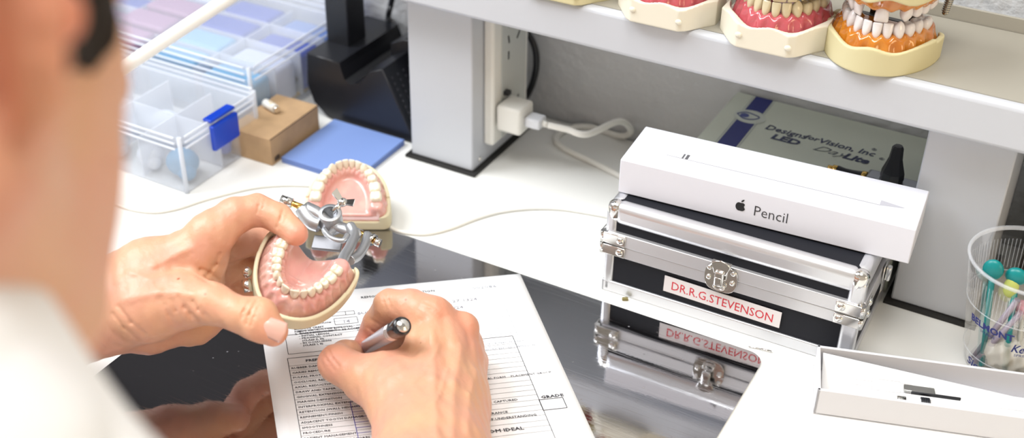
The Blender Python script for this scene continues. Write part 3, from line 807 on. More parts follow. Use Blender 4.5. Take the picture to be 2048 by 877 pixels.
def fit(u, v):
    return min(((pang(u, v, z)[0], z, pang(u, v, z)[1]) for z in np.linspace(.008, .06, 27)), key=lambda q: q[0])[1:]
z_, a_ = fit(1943, 638); wrap('BELMONT', .0080, a_, z_, bold=.0003).build('lettering', ink_blue, cup)
z_, a_ = fit(1962, 662); wrap('SPRINGS', .0032, a_, z_).build('lettering', ink_blue, cup)
z_, a_ = fit(1936, 722); wrap('Sierra', .0100, a_, z_, bold=.0003, shear=.25).build('lettering', ink_blue, cup)
z_, a_ = fit(1946, 733); wrap('SPRINGS', .0034, a_, z_ - .002).build('lettering', ink_blue, cup)
z_, a_ = fit(2020, 702); wrap('Kentwood', .0105, a_, z_, bold=.0002, shear=.25, sx=.75).build('lettering', ink_blue, cup)
z_, a_ = fit(2026, 714); wrap('SPRINGS', .0036, a_, z_).build('lettering', ink_blue, cup)
# contents
teal = mat('teal_plastic', (.0, .22, .22), .35); greyp = mat('violet_grey_plastic', (.30, .26, .31), .3)
def inside(u, v, z): p = at(u, v, z); return p
def stick(name, label, cat, a, bb, r, m, head=None, hm=None, grp=None):
    t = thing(name, label, cat, (a[0], a[1], a[2]), group=grp)
    A = Vector(a); B = Vector(bb)
    mb = MB(); mb.cyl((0, 0, 0), B - A, r, r * 1.05, n=12); mb.build('handle', m, t)
    if head:
        mb = MB(); d = (B - A).normalized(); c = (B - A); mb.sphere(c + d * head[1] * .5, (head[0], head[0] * .55, head[1])); mb.build('head', hm or m, t)
    return t
C = Vector((CX, CY, 0))
stick('mirror_handle', 'teal dental mirror leaning left in the clear cup', 'instrument', C + Vector((-.013, -.010, .004)), at(1985, 550, .082), .0021, teal, (.0075, .0085))
stick('mirror_handle', 'teal dental mirror nearest the right edge in the clear cup', 'instrument', C + Vector((.004, -.012, .004)), at(2032, 562, .080), .0021, teal, (.0080, .0070))
stick('plastic_instrument', 'violet grey instrument leaning from lower left in the clear cup, upper of two', 'instrument', C + Vector((-.020, -.006, .006)), at(2035, 600, .068), .0022, greyp)
stick('plastic_instrument', 'violet grey instrument leaning from lower left in the clear cup, lower of two', 'instrument', C + Vector((-.018, -.010, .005)), at(2042, 625, .058), .0022, greyp)
stick('brush_stick', 'yellow green tipped brush inside the clear cup', 'brush', C + Vector((.006, .004, .004)), at(2022, 585, .070), .0018, mat('clear_grey', (.5, .5, .45), .3), (.0055, .009), mat('lime_tip', (.50, .56, .14), .5))
stick('brush_stick', 'pink tipped brush inside the clear cup', 'brush', C + Vector((.012, -.006, .004)), at(2044, 622, .055), .0018, mat('clear_grey', (.5, .5, .45), .3), (.0055, .006), mat('pink_tip', (.72, .36, .42), .5))
# crumpled clear bag low in the cup
X_, Y_, Z_ = G = grid((-.024, -.024, .003), (.024, .024, .040), .0013)
Fb = ell(G, (.004, -.002, .018), (.021, .020, .016)) + .0022 * np.sin(X_ * 420 + Y_ * 250) * np.sin(Y_ * 380 - Z_ * 300) + .0015 * np.abs(np.sin(X_ * 260 - Z_ * 330))
me = net_mesh('crumpled_bag', [snet(Fb, (-.024, -.024, .003), .0013)])
o = link('crumpled_bag', me, mat('bag_film', (.62, .58, .50), .25, alpha=.55), loc=(CX, CY, 0)); tag(o, 'crumpled beige translucent bag in the bottom of the clear cup', 'bag')
# ------------------------------------------------------------------ dental models
def arch_pts(a, b, n=240, th=92):
    T = np.radians(np.linspace(-th, th, n)); return np.stack([a * np.sin(T), -b * np.cos(T)], 1)
def arch_field(X2, Y2, a, b):
    P = arch_pts(a, b); L = np.concatenate([[0], np.cumsum(np.hypot(*np.diff(P, axis=0).T))]); L -= L[len(L) // 2]
    d = np.full(X2.shape, 1e9, np.float32); s = np.zeros(X2.shape, np.float32)
    for (x, y), l in zip(P, L):
        q = np.hypot(X2 - x, Y2 - y); m = q < d; d[m] = q[m]; s[m] = l
    ins = np.where(Y2 < 0, (X2 / a) ** 2 + (Y2 / b) ** 2 < 1, np.abs(X2) < a)
    return np.where(ins, -d, d), s
W_UP = [.0086, .0068, .0077, .0070, .0068, .0100, .0092]
W_LO = [.0056, .0061, .0070, .0071, .0072, .0106, .0100]
_crown = {}
def crown(kind, w, t, h, root=.0):
    key = (kind, round(w, 5), round(t, 5), round(h, 5))
    if key in _crown: return _crown[key]
    n = 20; rings = []
    mol = kind in ('mol', 'pre')
    if mol:  prof = [(-.30, .72, .72), (0, .84, .84), (.22, .96, .96), (.45, 1.0, 1.0), (.68, .97, .93), (.84, .88, .80), (.93, .72, .62), (.90, .40, .34), (.84, .12, .10)]
    elif kind == 'can': prof = [(-.30, .62, .85), (0, .74, .95), (.25, .90, 1.0), (.5, 1.0, .88), (.68, .92, .66), (.83, .64, .42), (.94, .34, .24), (1.0, .10, .08)]
    else:    prof = [(-.30, .62, .85), (0, .74, .95), (.25, .88, 1.0), (.5, .97, .80), (.75, 1.0, .52), (.90, .99, .34), (.975, .93, .22), (1.0, .78, .08)]
    ex = 3.4 if kind == 'mol' else (2.6 if kind == 'pre' else 2.5)
    V = []
    for v, fx, fy in prof:
        for k in range(n):
            a = 2 * PI * k / n; c, s_ = math.cos(a), math.sin(a)
            x = .5 * w * fx * abs(c) ** (2 / ex) * (1 if c >= 0 else -1); y = .5 * t * fy * abs(s_) ** (2 / ex) * (1 if s_ >= 0 else -1)
            z = h * v
            if mol and v > .6: z += h * (.07 if kind == 'mol' else .05) * ((math.cos(4 * a + PI) if kind == 'mol' else -math.cos(2 * a)) * (v - .5) * 2 if fx > .3 else -.6)
            if not mol: y -= t * .10 * v           # lean outwards a touch
            V.append((x, y, z))
    m = len(prof); F = [(i * n + k, i * n + (k + 1) % n, (i + 1) * n + (k + 1) % n, (i + 1) * n + k) for i in range(m - 1) for k in range(n)]
    F.append(tuple(range((m - 1) * n, m * n))); F.append(tuple(range(n - 1, -1, -1)))
    me = bpy.data.meshes.new('tooth'); me.from_pydata(V, [], F); me.polygons.foreach_set('use_smooth', [True] * len(F)); me.update()
    _crown[key] = me; return me
tooth_held = mat('ivory_tooth', (.82, .75, .60), .22, coat=.4)
tooth_old = mat('yellowed_tooth', (.66, .58, .38), .25, coat=.4)
tooth_white = mat('white_tooth', (.80, .76, .76), .2, coat=.5)
gum_pink = mat('pink_gum', (.72, .36, .32), .22, sss=.12, sscale=.003, coat=.35, var=((.74, .44, .38), 60, .42, .62), bump=(230, .12, .0006))
gum_rose = mat('rose_gum', (.52, .10, .12), .16, coat=.6, bump=(200, .25, .0008))
gum_amber = mat('amber_gum', (.50, .15, .012), .14, coat=.8, bump=(130, .25, .001), var=((.60, .22, .02), 60, .4, .6))
stone = mat('cream_stone', (.70, .64, .44), .55, bump=(800, .06, .0003))
stone_w = mat('pale_stone', (.76, .72, .60), .55, bump=(500, .1, .0004))
stone_y = mat('yellow_stone', (.64, .58, .34), .55, bump=(600, .08, .0004))

def jaw(parent, M, upper, gm, bm_, tm, a, b, base_h=.018, gz=.027, missing=(), trim=None, palate=False, wave=.0016, bo=.0125, h=.0008, hold=1.0, crown_h=1.0, lbl='', ledge=.0035, tilt_in=0.0, back=.009, lobes=False, gpo=.0118, ts=1.0, lobe_d=.010):
    """one jaw, occlusal side +z, front towards -y; M places it inside the thing"""
    W = [w * ts for w in (W_UP if upper else W_LO)]
    lo = (-a - bo - .003, -b - bo - .003, -.001); hi = (a + bo + .003, back + .003, gz + .006)
    X, Y, Z = G = grid(lo, hi, h)
    d2, s2 = arch_field(X[:, :, 0], Y[:, :, 0], a, b); d = d2[:, :, None]; s = s2[:, :, None]
    # tooth boundaries along the arch
    cum = np.concatenate([[0], np.cumsum(W)]); cen = (cum[1:] + cum[:-1]) / 2
    allc = np.concatenate([-cen[::-1], cen])
    ph = np.abs(s); scal = np.zeros_like(s)
    for c, w in zip(cen, W): scal = np.where(np.abs(ph - c) <= w / 2, np.cos((ph - c) / w * 2 * PI), scal)
    yb = back + (0.0 if not lobes else .0)
    if lobes: backf = Y - (back - lobe_d * np.exp(-((X) / (a * .62)) ** 2) - .001)
    else: backf = Y - back
    # base
    zt = base_h + wave * np.sin(X * 210 + .6) * (np.abs(Y + b) < b) - .002 * (Y > -.012)
    rim = d - bo
    B = smax(smax(rim, backf, .003), smax(Z - zt, -Z, .0008), .0012)
    if trim:
        for (nx, ny, off) in trim:
            q = math.hypot(nx, ny); B = np.maximum(B, (X * nx + Y * ny) / q - off)
    # recess for the gum
    B = smax(B, -(smax(d - (bo - ledge), -(Z - base_h * .55), .001)), .0010) if ledge else B
    me = net_mesh('base', [snet(B, lo, h)]); o = link('upper_base' if upper else 'lower_base', me, bm_, parent); o.matrix_local = M
    # gum ridge
    zf = np.clip((Z - base_h * .5) / (gz - base_h * .5), 0, 1)
    wo = (gpo - (gpo - .0058) * zf ** .8); wi = .0095 - .0040 * zf ** .8
    root = .0009 * scal * np.clip(1 - np.abs(zf - .55) * 1.8, 0, 1)
    Rg = np.where(d > 0, d - wo - root, -d - wi)
    top = Z - (gz + (-.0013) * scal - .0004)
    Gm = smax(smax(Rg, top, .0035), -(Z - base_h * .45), .001)
    if palate:
        cd = np.clip(-d / (a * .95), 0, 1)
        pz = gz - .0045 - .0085 * cd ** .8 + .0010 * np.sin(Y * 900) * (np.abs(X) < .012) * (Y < -.018) * np.clip(1 - np.abs(X) / .012, 0, 1)
        Pm = smax(smax(Z - pz, d - .001, .002), -(Z - base_h * .3), .001)
        Gm = smin(Gm, Pm, .005)
    else:
        Pm = smax(smax(Z - (base_h - .001), d - .001, .002), -(Z - base_h * .3), .001); Gm = smin(Gm, Pm, .003)
    Gm = smax(Gm, backf + .0018, .0025)
    me = net_mesh('gum', [snet(Gm, lo, h)]); o = link('upper_gum' if upper else 'lower_gum', me, gm, parent); o.matrix_local = M
    # teeth
    P = arch_pts(a, b, 600); L = np.concatenate([[0], np.cumsum(np.hypot(*np.diff(P, axis=0).T))]); L -= L[len(L) // 2]
    kinds = ['inc', 'inc', 'can', 'pre', 'pre', 'mol', 'mol']
    for i in range(-7, 7):
        k = i if i >= 0 else -i - 1
        if i in missing: continue
        c = cen[k] * (1 if i >= 0 else -1)
        j = int(np.argmin(np.abs(L - c))); j = min(max(j, 1), len(P) - 2)
        tg = P[j + 1] - P[j - 1]; tg /= np.linalg.norm(tg)
        t = {'inc': .0062, 'can': .0075, 'pre': .0088, 'mol': .0105}[kinds[k]]
        hh = {'inc': .0100 if upper else .0088, 'can': .0100, 'pre': .0080, 'mol': .0068}[kinds[k]] * crown_h
        t *= ts ** .7
        me = crown(kinds[k], W[k] * .985, t, hh)
        tmat = tm(i) if callable(tm) else tm
        if not me.materials: me.materials.append(tmat)
        o = bpy.data.objects.new('tooth', me); COL.objects.link(o); o.parent = parent
        # object-level material so copies may differ
        o.material_slots[0].link = 'OBJECT'; o.material_slots[0].material = tmat
        Rz = Matrix(((tg[0], -tg[1], 0, P[j][0]), (tg[1], tg[0], 0, P[j][1]), (0, 0, 1, gz - .0016), (0, 0, 0, 1)))
        jit = Matrix.Rotation(random.uniform(-.05, .05), 4, 'Z') @ Matrix.Rotation(random.uniform(-.04, .04) + tilt_in, 4, 'X')
        o.matrix_local = M @ Rz @ jit
FL = Matrix.Rotation(PI, 4, 'Y')
AU, BU = .0265, .0400
AL, BL_ = .0258, .0390

# ---- models on the shelf
ZS = .2092
trimm = [(0, -1, .0525), (1, -.75, .0480), (-1, -.75, .0480), (1, 0, .0385), (-1, 0, .0385)]
def shelf_model(label, loc, rz, gm, st, tm, lower_missing=(), upper_missing=(), trim=None, tm_u=None, wave=.0016):
    t = thing('dental_model', label, 'dental model', loc, group='dental models on the shelf', rot=(0, 0, rz))
    jaw(t, Matrix.Translation((0, 0, 0)), False, gm, st, tm, AL, BL_, base_h=.0195, gz=.0265, crown_h=1.22, ts=1.17, missing=(6, -7) + tuple(lower_missing), trim=trim, wave=wave, bo=.0185 if trim else .0138, ledge=.0060 if trim else .0035)
    t.scale = (1.06, 1.06, 1.0)
    jaw(t, Matrix.Translation((0, .001, .0735)) @ FL, True, gm, st, tm_u or tm, AU, BU, base_h=.0185, gz=.0275, crown_h=1.15, ts=1.12, missing=(6, -7) + tuple(upper_missing), trim=None, wave=.0022, bo=.0120)
    # articulator frame behind
    dk = mat('dark_articulator', (.10, .10, .10), .35, .8)
    b = MB(); b.box((0, .0125, .010), (.050, .006, .014), bev=.001); b.box((0, .0125, .0635), (.050, .006, .014), bev=.001)
    b.box((-.014, .018, .036), (.007, .006, .060), bev=.001); b.box((.014, .018, .036), (.007, .006, .060), bev=.001); b.build('articulator_frame', dk, t)
    b = MB(); b.cyl((-.040, .019, .052), (.040, .019, .052), .0026); b.build('hinge_rod', mat('nickel', (.55, .52, .45), .2, 1), t)
    b = MB(); coil = []
    p0, p1 = Vector((.036, .019, .054)), Vector((.034, .015, .030)); ax = (p1 - p0).normalized(); ux = ax.orthogonal().normalized(); uy = ax.cross(ux)
    for k in range(16 * 9): 
        f = k / (16 * 9); a_ = 2 * PI * k / 9; coil.append(p0 + (p1 - p0) * f + ux * math.cos(a_) * .0026 + uy * math.sin(a_) * .0026)
    b.tube(coil, .0006, n=5, sub=1); b.build('spring', mat('nickel', (.55, .52, .45), .2, 1), t)
    b = MB(); b.sphere(p1, .0022); b.cyl(p0 + Vector((.001, .001, 0)), p0 + Vector((.001, -.001, .004)), .0035); b.build('spring_pin', mat('nickel', (.55, .52, .45), .2, 1), t)
    if trim:
        for dx in (-.017, .019):
            b = MB(); b.sphere((dx, -.0525, .0085 if dx > 0 else .0105), (.0026, .0016, .0022)); b.build('stud', stone_w, t)
    return t
def base_pos(u, v): return at(u, v, ZS)
f4 = at(1748, 148, ZS); f3 = at(1530, 98, ZS); f2 = at(1322, 48, ZS)
print('models', f4, f3, f2)
shelf_model('dental model with amber gums and missing upper front teeth, rightmost on the shelf', (f4.x - .007, f4.y + .0500, ZS), math.radians(-3), gum_amber, stone_y,
            lambda i: tooth_white, upper_missing=(0, -2), lower_missing=())
shelf_model('dental model with rose gums and yellowed upper teeth, second from the right on the shelf', (f3.x - .002, f3.y + .0475, ZS), math.radians(1), gum_rose, stone_w, lambda i: tooth_old, trim=trimm)
shelf_model('dental model cut by the photo top edge, third from the right on the shelf', (f2.x - .004, f2.y + .0475, ZS), math.radians(1), gum_rose, stone_w, lambda i: tooth_old, trim=trimm)
f1 = at(1120, -3, ZS)
shelf_model('dental model showing only its yellow base, leftmost on the shelf', (f1.x - .004, f1.y + .0475, ZS), math.radians(1), gum_rose, stone_y, lambda i: tooth_old, trim=trimm)

# ---- opened typodont : rear jaw on the bench, front jaw held in the hand
R0 = at(706, 440, 0)
typ = thing('articulated_dental_model', 'opened pink dental model with metal hinge, its front half held in the hand', 'dental model', (R0.x, R0.y, 0))
TL_ = Matrix.Translation(-Vector((R0.x, R0.y, 0)))
# rear jaw
bk, fr = at(690, 432, .030), at(712, 322, .030)
ant = (fr - bk).normalized()
N = (Vector((0, 0, 1)) + (-FWD) * .55); N = (N - ant * 0).normalized()
ant = (ant - N * ant.dot(N)).normalized()
REAR_C = atd(697, 384, 1.10)
lat = (-ant).cross(N)
Mr = frame(REAR_C - N * .024 + ant * (-.022), lat, -ant, N)
low = min((Mr @ Vector((x, y, 0))).z for x in (-.035, .035) for y in (-.05, .009)); print('rear low', low)
if low < .0015: Mr = Matrix.Translation((0, 0, .0015 - low)) @ Mr
jaw(typ, TL_ @ Mr, False, gum_pink, stone, lambda i: tooth_held, .0262, .0405, base_h=.020, gz=.0275, trim=None, wave=.0, bo=.0118, crown_h=1.0, back=.010)
# held jaw
HC_ = atd(594, 573, .885)
v_ = Vector(ray(594, 573)); r_ = (RIGHT - v_ * RIGHT.dot(v_)).normalized(); d_ = v_.cross(r_)
if d_.dot(DOWN) < 0: d_ = -d_
ai = (r_ * -.475 + d_ * .88).normalized(); li = (r_ * .88 + d_ * .475).normalized()
tau = math.radians(24)
A_ = (ai * math.cos(tau) - v_ * math.sin(tau)).normalized(); N_ = (-v_ * math.cos(tau) - ai * math.sin(tau)).normalized()
ax_l = (-A_).cross(N_); ro = math.radians(7); N_ = (N_ * math.cos(ro) - ax_l * math.sin(ro)).normalized()
L_ = (-A_).cross(N_)      # x axis so that (x, y=-A, z=N) is right handed
Mh = frame(HC_ - N_ * .008 - A_ * .0200, L_, -A_, N_)
jaw(typ, TL_ @ Mh, True, gum_pink, stone, lambda i: tooth_held, .0212, .0350, base_h=.0160, gz=.0260, trim=None, wave=.0005, bo=.0150, palate=True, crown_h=1.0, back=.0115, lobes=True, lobe_d=.007, h=.0007, ledge=.0030, gpo=.0130, ts=.77)
HELD = Mh
# articulator metal
def W(u, v, d): return atd(u, v, d) - Vector((R0.x, R0.y, 0))
b = MB(); c = W(661, 432, .985); up = Vector((.15, -.25, .95)).normalized()
ux = up.orthogonal().normalized(); Mc = frame(c, ux, up.cross(ux), up)
b.lathe([(.0062, .004), (.0088, .004), (.0092, .0035), (.0092, -.012), (.0075, -.016), (.0062, -.016), (.0062, .004)], n=28, M=Mc)
b.build('hinge_sleeve', cast_metal, typ)
b = MB(); b.tube([W(612, 414, .995), W(632, 424, .99), W(650, 440, .988), W(672, 452, .985), W(700, 462, .98), W(722, 472, .98)], .0052, n=12, flat=.8)
b.tube([W(605, 418, .995), W(622, 442, .99), W(640, 450, .988)], .0065, n=10)
b.tube([W(700, 452, .978), W(708, 470, .970), W(700, 495, .955), W(688, 515, .940), W(682, 530, .925)], .0042, n=10)
b.tube([W(735, 470, .978), W(730, 490, .968), W(716, 512, .955), W(700, 522, .945)], .0038, n=10)
b.build('cross_yoke', cast_metal, typ)
b = MB(); b.box((0, 0, 0), (.026, .013, .003), bev=.0008, M=frame(W(655, 488, .985), *[Vector(q) for q in ((.93, .2, .1), (-.3, .8, .4), (-.1, -.35, .93))])); b.build('mount_plate', mat('dull_metal', (.22, .22, .23), .5, .8), typ)
b = MB(); b.tube([W(668, 462, .975), W(655, 470, .97), W(648, 460, .975), W(662, 476, .965), W(685, 482, .96), W(696, 470, .965)], .0022, n=8); b.build('spring_lever', cast_metal, typ)
b = MB(); b.cyl(W(612, 418, .995), W(570, 402, 1.0), .0026); b.build('adjusting_rod', brass, typ)
b = MB(); b.cyl(W(585, 407, .999), W(562, 399, 1.001), .0038); b.build('rod_nut', chrome, typ)
b = MB(); b.cyl(W(715, 464, .98), W(752, 484, .975), .0026); b.build('adjusting_rod', brass, typ)
b = MB(); b.cyl(W(742, 478, .976), W(748, 482, .975), .0050); b.cyl(W(750, 483, .975), W(761, 488, .974), .0034); b.build('rod_nut', chrome, typ)
b = MB(); wc = W(685, 405, .985)
b.sphere(wc, (.0042, .0042, .0036)); b.cyl(wc, W(664, 425, .985), .0022)
for (u, v) in ((669, 383), (708, 406)):
    e = W(u, v, .982); q = (e - wc); s_ = up.cross(q).normalized() * .0032; u2 = up * .0010
    k = [wc + s_ * .6 + u2, wc - s_ * .6 + u2, e - s_ + u2, e + s_ + u2, wc + s_ * .6 - u2, wc - s_ * .6 - u2, e - s_ - u2, e + s_ - u2]
    b.add(k, [(0, 1, 2, 3), (7, 6, 5, 4), (0, 4, 5, 1), (1, 5, 6, 2), (2, 6, 7, 3), (3, 7, 4, 0)])
b.build('wing_nut', chrome, typ)
b = MB(); b.cyl(W(492, 560, .885), W(497, 585, .884), .0032); b.sphere(W(494, 545, .887), (.0035, .0035, .004)); b.build('side_screw', chrome, typ)
# ------------------------------------------------------------------ form
ZP = .0020
TR = at(1040, 548, ZP); BRp = at(1190, 877, ZP)
vd = (BRp - TR).normalized(); ud = (at(515, 597, ZP) - TR).normalized()
PW, PH = .216, .279
pp = thing('printed_form', 'white printed grading form lying half on the steel plate under the writing hand', 'paper', TR)
MP = frame((0, 0, 0), -ud, -vd, (0, 0, 1))      # local x to the right, y up the page
def pm(x, y, z=0): return (-ud * x) + (-vd * y) + Vector((0, 0, z))
nx, ny = 24, 30; V = []; F = []
def lift(x, y):   # x in [-PW,0], y in [-PH,0]
    return 0.0
for i in range(nx + 1):
    for j in range(ny + 1):
        x = -PW * i / nx; y = -PH * j / ny; V.append(pm(x, y, lift(x, y)))
for i in range(nx):
    for j in range(ny): a = i * (ny + 1) + j; F.append((a, a + ny + 1, a + ny + 2, a + 1))
b = MB(); b.add(V, F, smooth=True); sheet = b.build('sheet', mat('form_paper', (.84, .85, .86), .6), pp)
sm = sheet.modifiers.new('t', 'SOLIDIFY'); sm.thickness = .0002; sm.offset = -1
# pixel -> page coords
_A = np.array([[(-ud).x, (-vd).x], [(-ud).y, (-vd).y]]); _Ai = np.linalg.inv(_A)
def pg_(u, v): p = at(u, v, ZP) - TR; q = _Ai @ np.array([p.x, p.y]); return float(q[0]), float(q[1])
ink = mat('form_ink', (.05, .05, .06), .6); inkl = mat('form_ink_light', (.34, .36, .40), .6); inkb = mat('blue_pen_ink', (.08, .08, .45), .5)
def ln(mb, x0, y0, x1, y1, w=.00035, mi=0):
    p0 = pm(x0, y0, .00025); p1 = pm(x1, y1, .00025); d = (p1 - p0).normalized(); s = Vector((-d.y, d.x, 0)) * w / 2
    mb.add([p0 - s, p1 - s, p1 + s, p0 + s], [(0, 1, 2, 3)], mi)
def tx_(mb, body, x, y, size, mi=0, bold=0.0, sx=1.2, align='LEFT'):
    mb.text(body, size, Matrix.Translation(pm(x, y, .00028)) @ MP, depth=.00001, bold=bold, sx=sx, align=align, mi=mi, res=1)
def rect(mb, x0, y0, x1, y1, w=.0004, mi=0):
    ln(mb, x0, y0, x1, y0, w, mi); ln(mb, x1, y0, x1, y1, w, mi); ln(mb, x1, y1, x0, y1, w, mi); ln(mb, x0, y1, x0, y0, w, mi)
b = MB()
xl = pg_(577, 730)[0]; yl = pg_(577, 718)[1]
xr = pg_(1078, 800)[0]
print('form', xl, yl, xr, pg_(1104, 793), pg_(1130, 826))
# box around the checklist
x0, y0 = pg_(570, 672); x1, y1 = pg_(574, 710)
rect(b, x0, y0, x0 + .060, y1)
rows = ['BLADING CREST', 'NEEDS INSTRUCTOR APPROVAL', '2. CASE DETERMINED TO BE ACCEPTABLE', '   - INITIAL LESION', '   - PROXIMAL CONTACT', '     (CLASS II, III)', '   - IN OCCLUSION', '     (CLASS I, II)']
sx0, sy0 = pg_(580, 645)
for k, r in enumerate(rows): tx_(b, r, sx0 + .002, y0 - .0015 + .0070 - k * .0030, .0026, bold=.00006)
for k, r in enumerate(['- ONLY USE GRADE SHEET', '  MUST REQUEST FORM', '  SUBJECT WILL NOT BE', '  GRADED']): tx_(b, r, sx0 + .048, y0 + .0030 - k * .0030, .0024)
# small boxes with handwriting above
hx, hy = pg_(668, 640)
rect(b, hx, hy + .001, hx + .018, hy - .007); tx_(b, 'CLASS#', hx - .014, hy - .004, .0028)
rect(b, hx - .001, hy + .009, hx + .010, hy + .0045); rect(b, hx + .010, hy + .009, hx + .017, hy + .0045)
rect(b, hx - .028, hy - .0100, hx - .001, hy - .0135)
# preparation table
rect(b, xl, yl, xr, yl - .150, .00045)
tx_(b, 'PREPARATION', xl + .013, yl - .0060, .0036, bold=.0001)
names = ['RUBBER DAM PLACEMENT', 'CARIES REMOVAL', 'PULPAL PROTECTION', 'OCCLUSAL REDUCTION', 'AXIAL REDUCTION', 'DRAW AND TAPER', 'GINGIVAL EXTENSIONS', 'MARGIN DEFINITION', 'INTERPROXIMAL EXTENSIONS', 'RETENTION (WALL HEIGHT)', 'REFINEMENT/FINISH', 'ADJACENT TOOTH DAMAGE', 'SMOOTHNESS', 'PROCEDURE', 'PATIENT MANAGEMENT', 'RUBRIC WORKSHEET SCORES', 'TOTALS', 'POLISH', 'FINISH']
yy = yl - .0092; rh = .00555
for k, nme in enumerate(names):
    ln(b, xl, yy - k * rh, xr, yy - k * rh, .0002)
    tx_(b, nme, xl + .0015, yy - k * rh - .0038, .0028, bold=.00004)
# right hand column
for k, (t_, u, v) in enumerate((('SIMPLE CAPTURED', 955, 811), ('TOLERANCE', 960, 833), ('SIGN OF UNDERSTANDING', 950, 846))):
    q = pg_(u, v); tx_(b, t_, q[0], q[1], .0030, bold=.00004)
q = pg_(962, 870); tx_(b, 'FROM IDEAL', q[0], q[1], .0046, bold=.0001)
q = pg_(965, 692); tx_(b, 'SATISFIES SOME OF CRITERION ONLY', q[0] - .02, q[1], .0026, mi=1)
q = pg_(965, 703); tx_(b, 'NEEDS SIGNED WORK BEFORE SUBMISSION', q[0] - .02, q[1], .0026, mi=1)
q = pg_(960, 762); tx_(b, 'ANATOMICAL FORM    PLACEMENT GROUP', q[0] - .012, q[1], .0028, mi=0)
q = pg_(722, 598); tx_(b, 'REMOVAL AND RESTORATION', q[0], q[1], .0036, mi=0, bold=.00005)
q = pg_(945, 580); tx_(b, '002086', q[0], q[1], .0052, mi=1, sx=1.3)
xb = pg_(1010, 612)
for k in range(9):
    yq = pg_(1010, 600)[1] - k * .0072; ln(b, xl + .03, yq, xb[0], yq, .00025, 1)
ln(b, xb[0], pg_(1010, 600)[1], xb[0], yl, .0003, 1)
# grade box
g0 = pg_(1078, 801); g1 = pg_(1131, 826)
rect(b, g0[0], g0[1], g0[0] + .0175, g0[1] - .0115, .0006); tx_(b, 'GRADE', g0[0] + .002, g0[1] + .0012, .0040, bold=.00012, sx=1.3)
for k in range(3): ln(b, xl, yl - .158 - k * .004, xr, yl - .158 - k * .004, .0003)
b.build('form_print', [ink, inkl], pp)
b = MB()
bx0, by0 = pg_(700, 805)
for k in range(7): ln(b, bx0 + k * .0105, by0, bx0 + k * .0105, by0 - .040, .0005)
for k in range(7): ln(b, bx0, by0 - k * .0056, bx0 + .065, by0 - k * .0056, .0004)
b.build('blue_grid', inkb, pp)
b = MB()
tx_(b, 'SURFICIAL', hx + .019, hy + .003, .0048, sx=1.3); tx_(b, '14', hx + .006, hy - .0058, .0055, sx=1.1)
q = pg_(905, 606); tx_(b, '27 1324', q[0], q[1], .0048, sx=1.3); q = pg_(900, 620); tx_(b, '1/24', q[0], q[1], .0048, sx=1.3)
b.build('handwriting', mat('pencil_grey', (.28, .28, .32), .6), pp)

# ------------------------------------------------------------------ pen
tipP = at(700, 713, ZP + .0003)
# choose the end point along the pixel ray of the cap so the pen is 138 mm long
def solve_len(A, u, v, Lg, lo=.60, hi=.94):
    best = min((abs((atd(u, v, d) - A).length - Lg), d) for d in np.linspace(lo, hi, 400)); return atd(u, v, best[1])
endP = solve_len(tipP, 806, 652, .118)
print('pen', tipP, endP)
pen = thing('ballpoint_pen', 'silver ballpoint pen with black end cap held in the writing hand', 'pen', tipP)
ax = (endP - tipP); PLN = ax.length; ax.normalize(); ux = ax.orthogonal().normalized()
Mpen = frame((0, 0, 0), ux, ax.cross(ux), ax)
pr_ = .0062
b = MB(); b.lathe([(.0004, 0), (.0007, .002), (.0022, .008), (.0040, .022), (.0048, .034)], n=24, M=Mpen); b.build('tip', chrome, pen)
b = MB(); b.lathe([(.0048, .034), (.0054, .05), (pr_, .085), (pr_, PLN - .0155)], n=28, M=Mpen); b.build('barrel', mat('silver_barrel', (.62, .60, .66), .28, .7), pen)
b = MB()
for q in (.0155, .0185, .0215): b.lathe([(pr_, PLN - q - .0010), (pr_ + .0003, PLN - q - .0007), (pr_ + .0003, PLN - q), (pr_, PLN - q + .0002)], n=28, M=Mpen)
b.build('ring', chrome, pen)
b = MB(); b.lathe([(pr_ + .0004, PLN - .0150), (pr_ + .0006, PLN - .003), (pr_, PLN - .0006), (.0046, PLN), (.0046, PLN - .001)], n=28, M=Mpen); b.build('end_cap', mat('gloss_black', (.008, .008, .012), .12, coat=.5), pen)
b = MB(); b.lathe([(.0047, PLN - .0012), (.0047, PLN + .0004), (.0040, PLN + .0016), (.0030, PLN + .0014), (.0026, PLN + .0018), (0, PLN + .0016)], n=24, M=Mpen); b.build('end_button', chrome, pen)
# ------------------------------------------------------------------ person
def K(u, v, d): p = atd(u, v, d); return np.array([p.x, p.y, p.z])
def px(r, d): return r * d / _f          # pixel radius -> metres
def bbox(pts, pad): P = np.array(pts); return P.min(0) - pad, P.max(0) + pad
person = thing('person', 'dark-haired person in a white coat bending over the bench, holding the dental model and writing', 'person', (-.30, .20, .10))
PO = Vector((-.30, .20, .10)); TPO = Matrix.Translation(-PO)

def chainF(G, ch, k=.004):
    """ch: list of (point, radius)"""
    F = None
    for (a, ra), (b_, rb) in zip(ch[:-1], ch[1:]):
        f = cap(G, a, b_, ra, rb); F = f if F is None else smin(F, f, k)
    return F
def J(u, v, d, r): return (K(u, v, d), px(r, d))

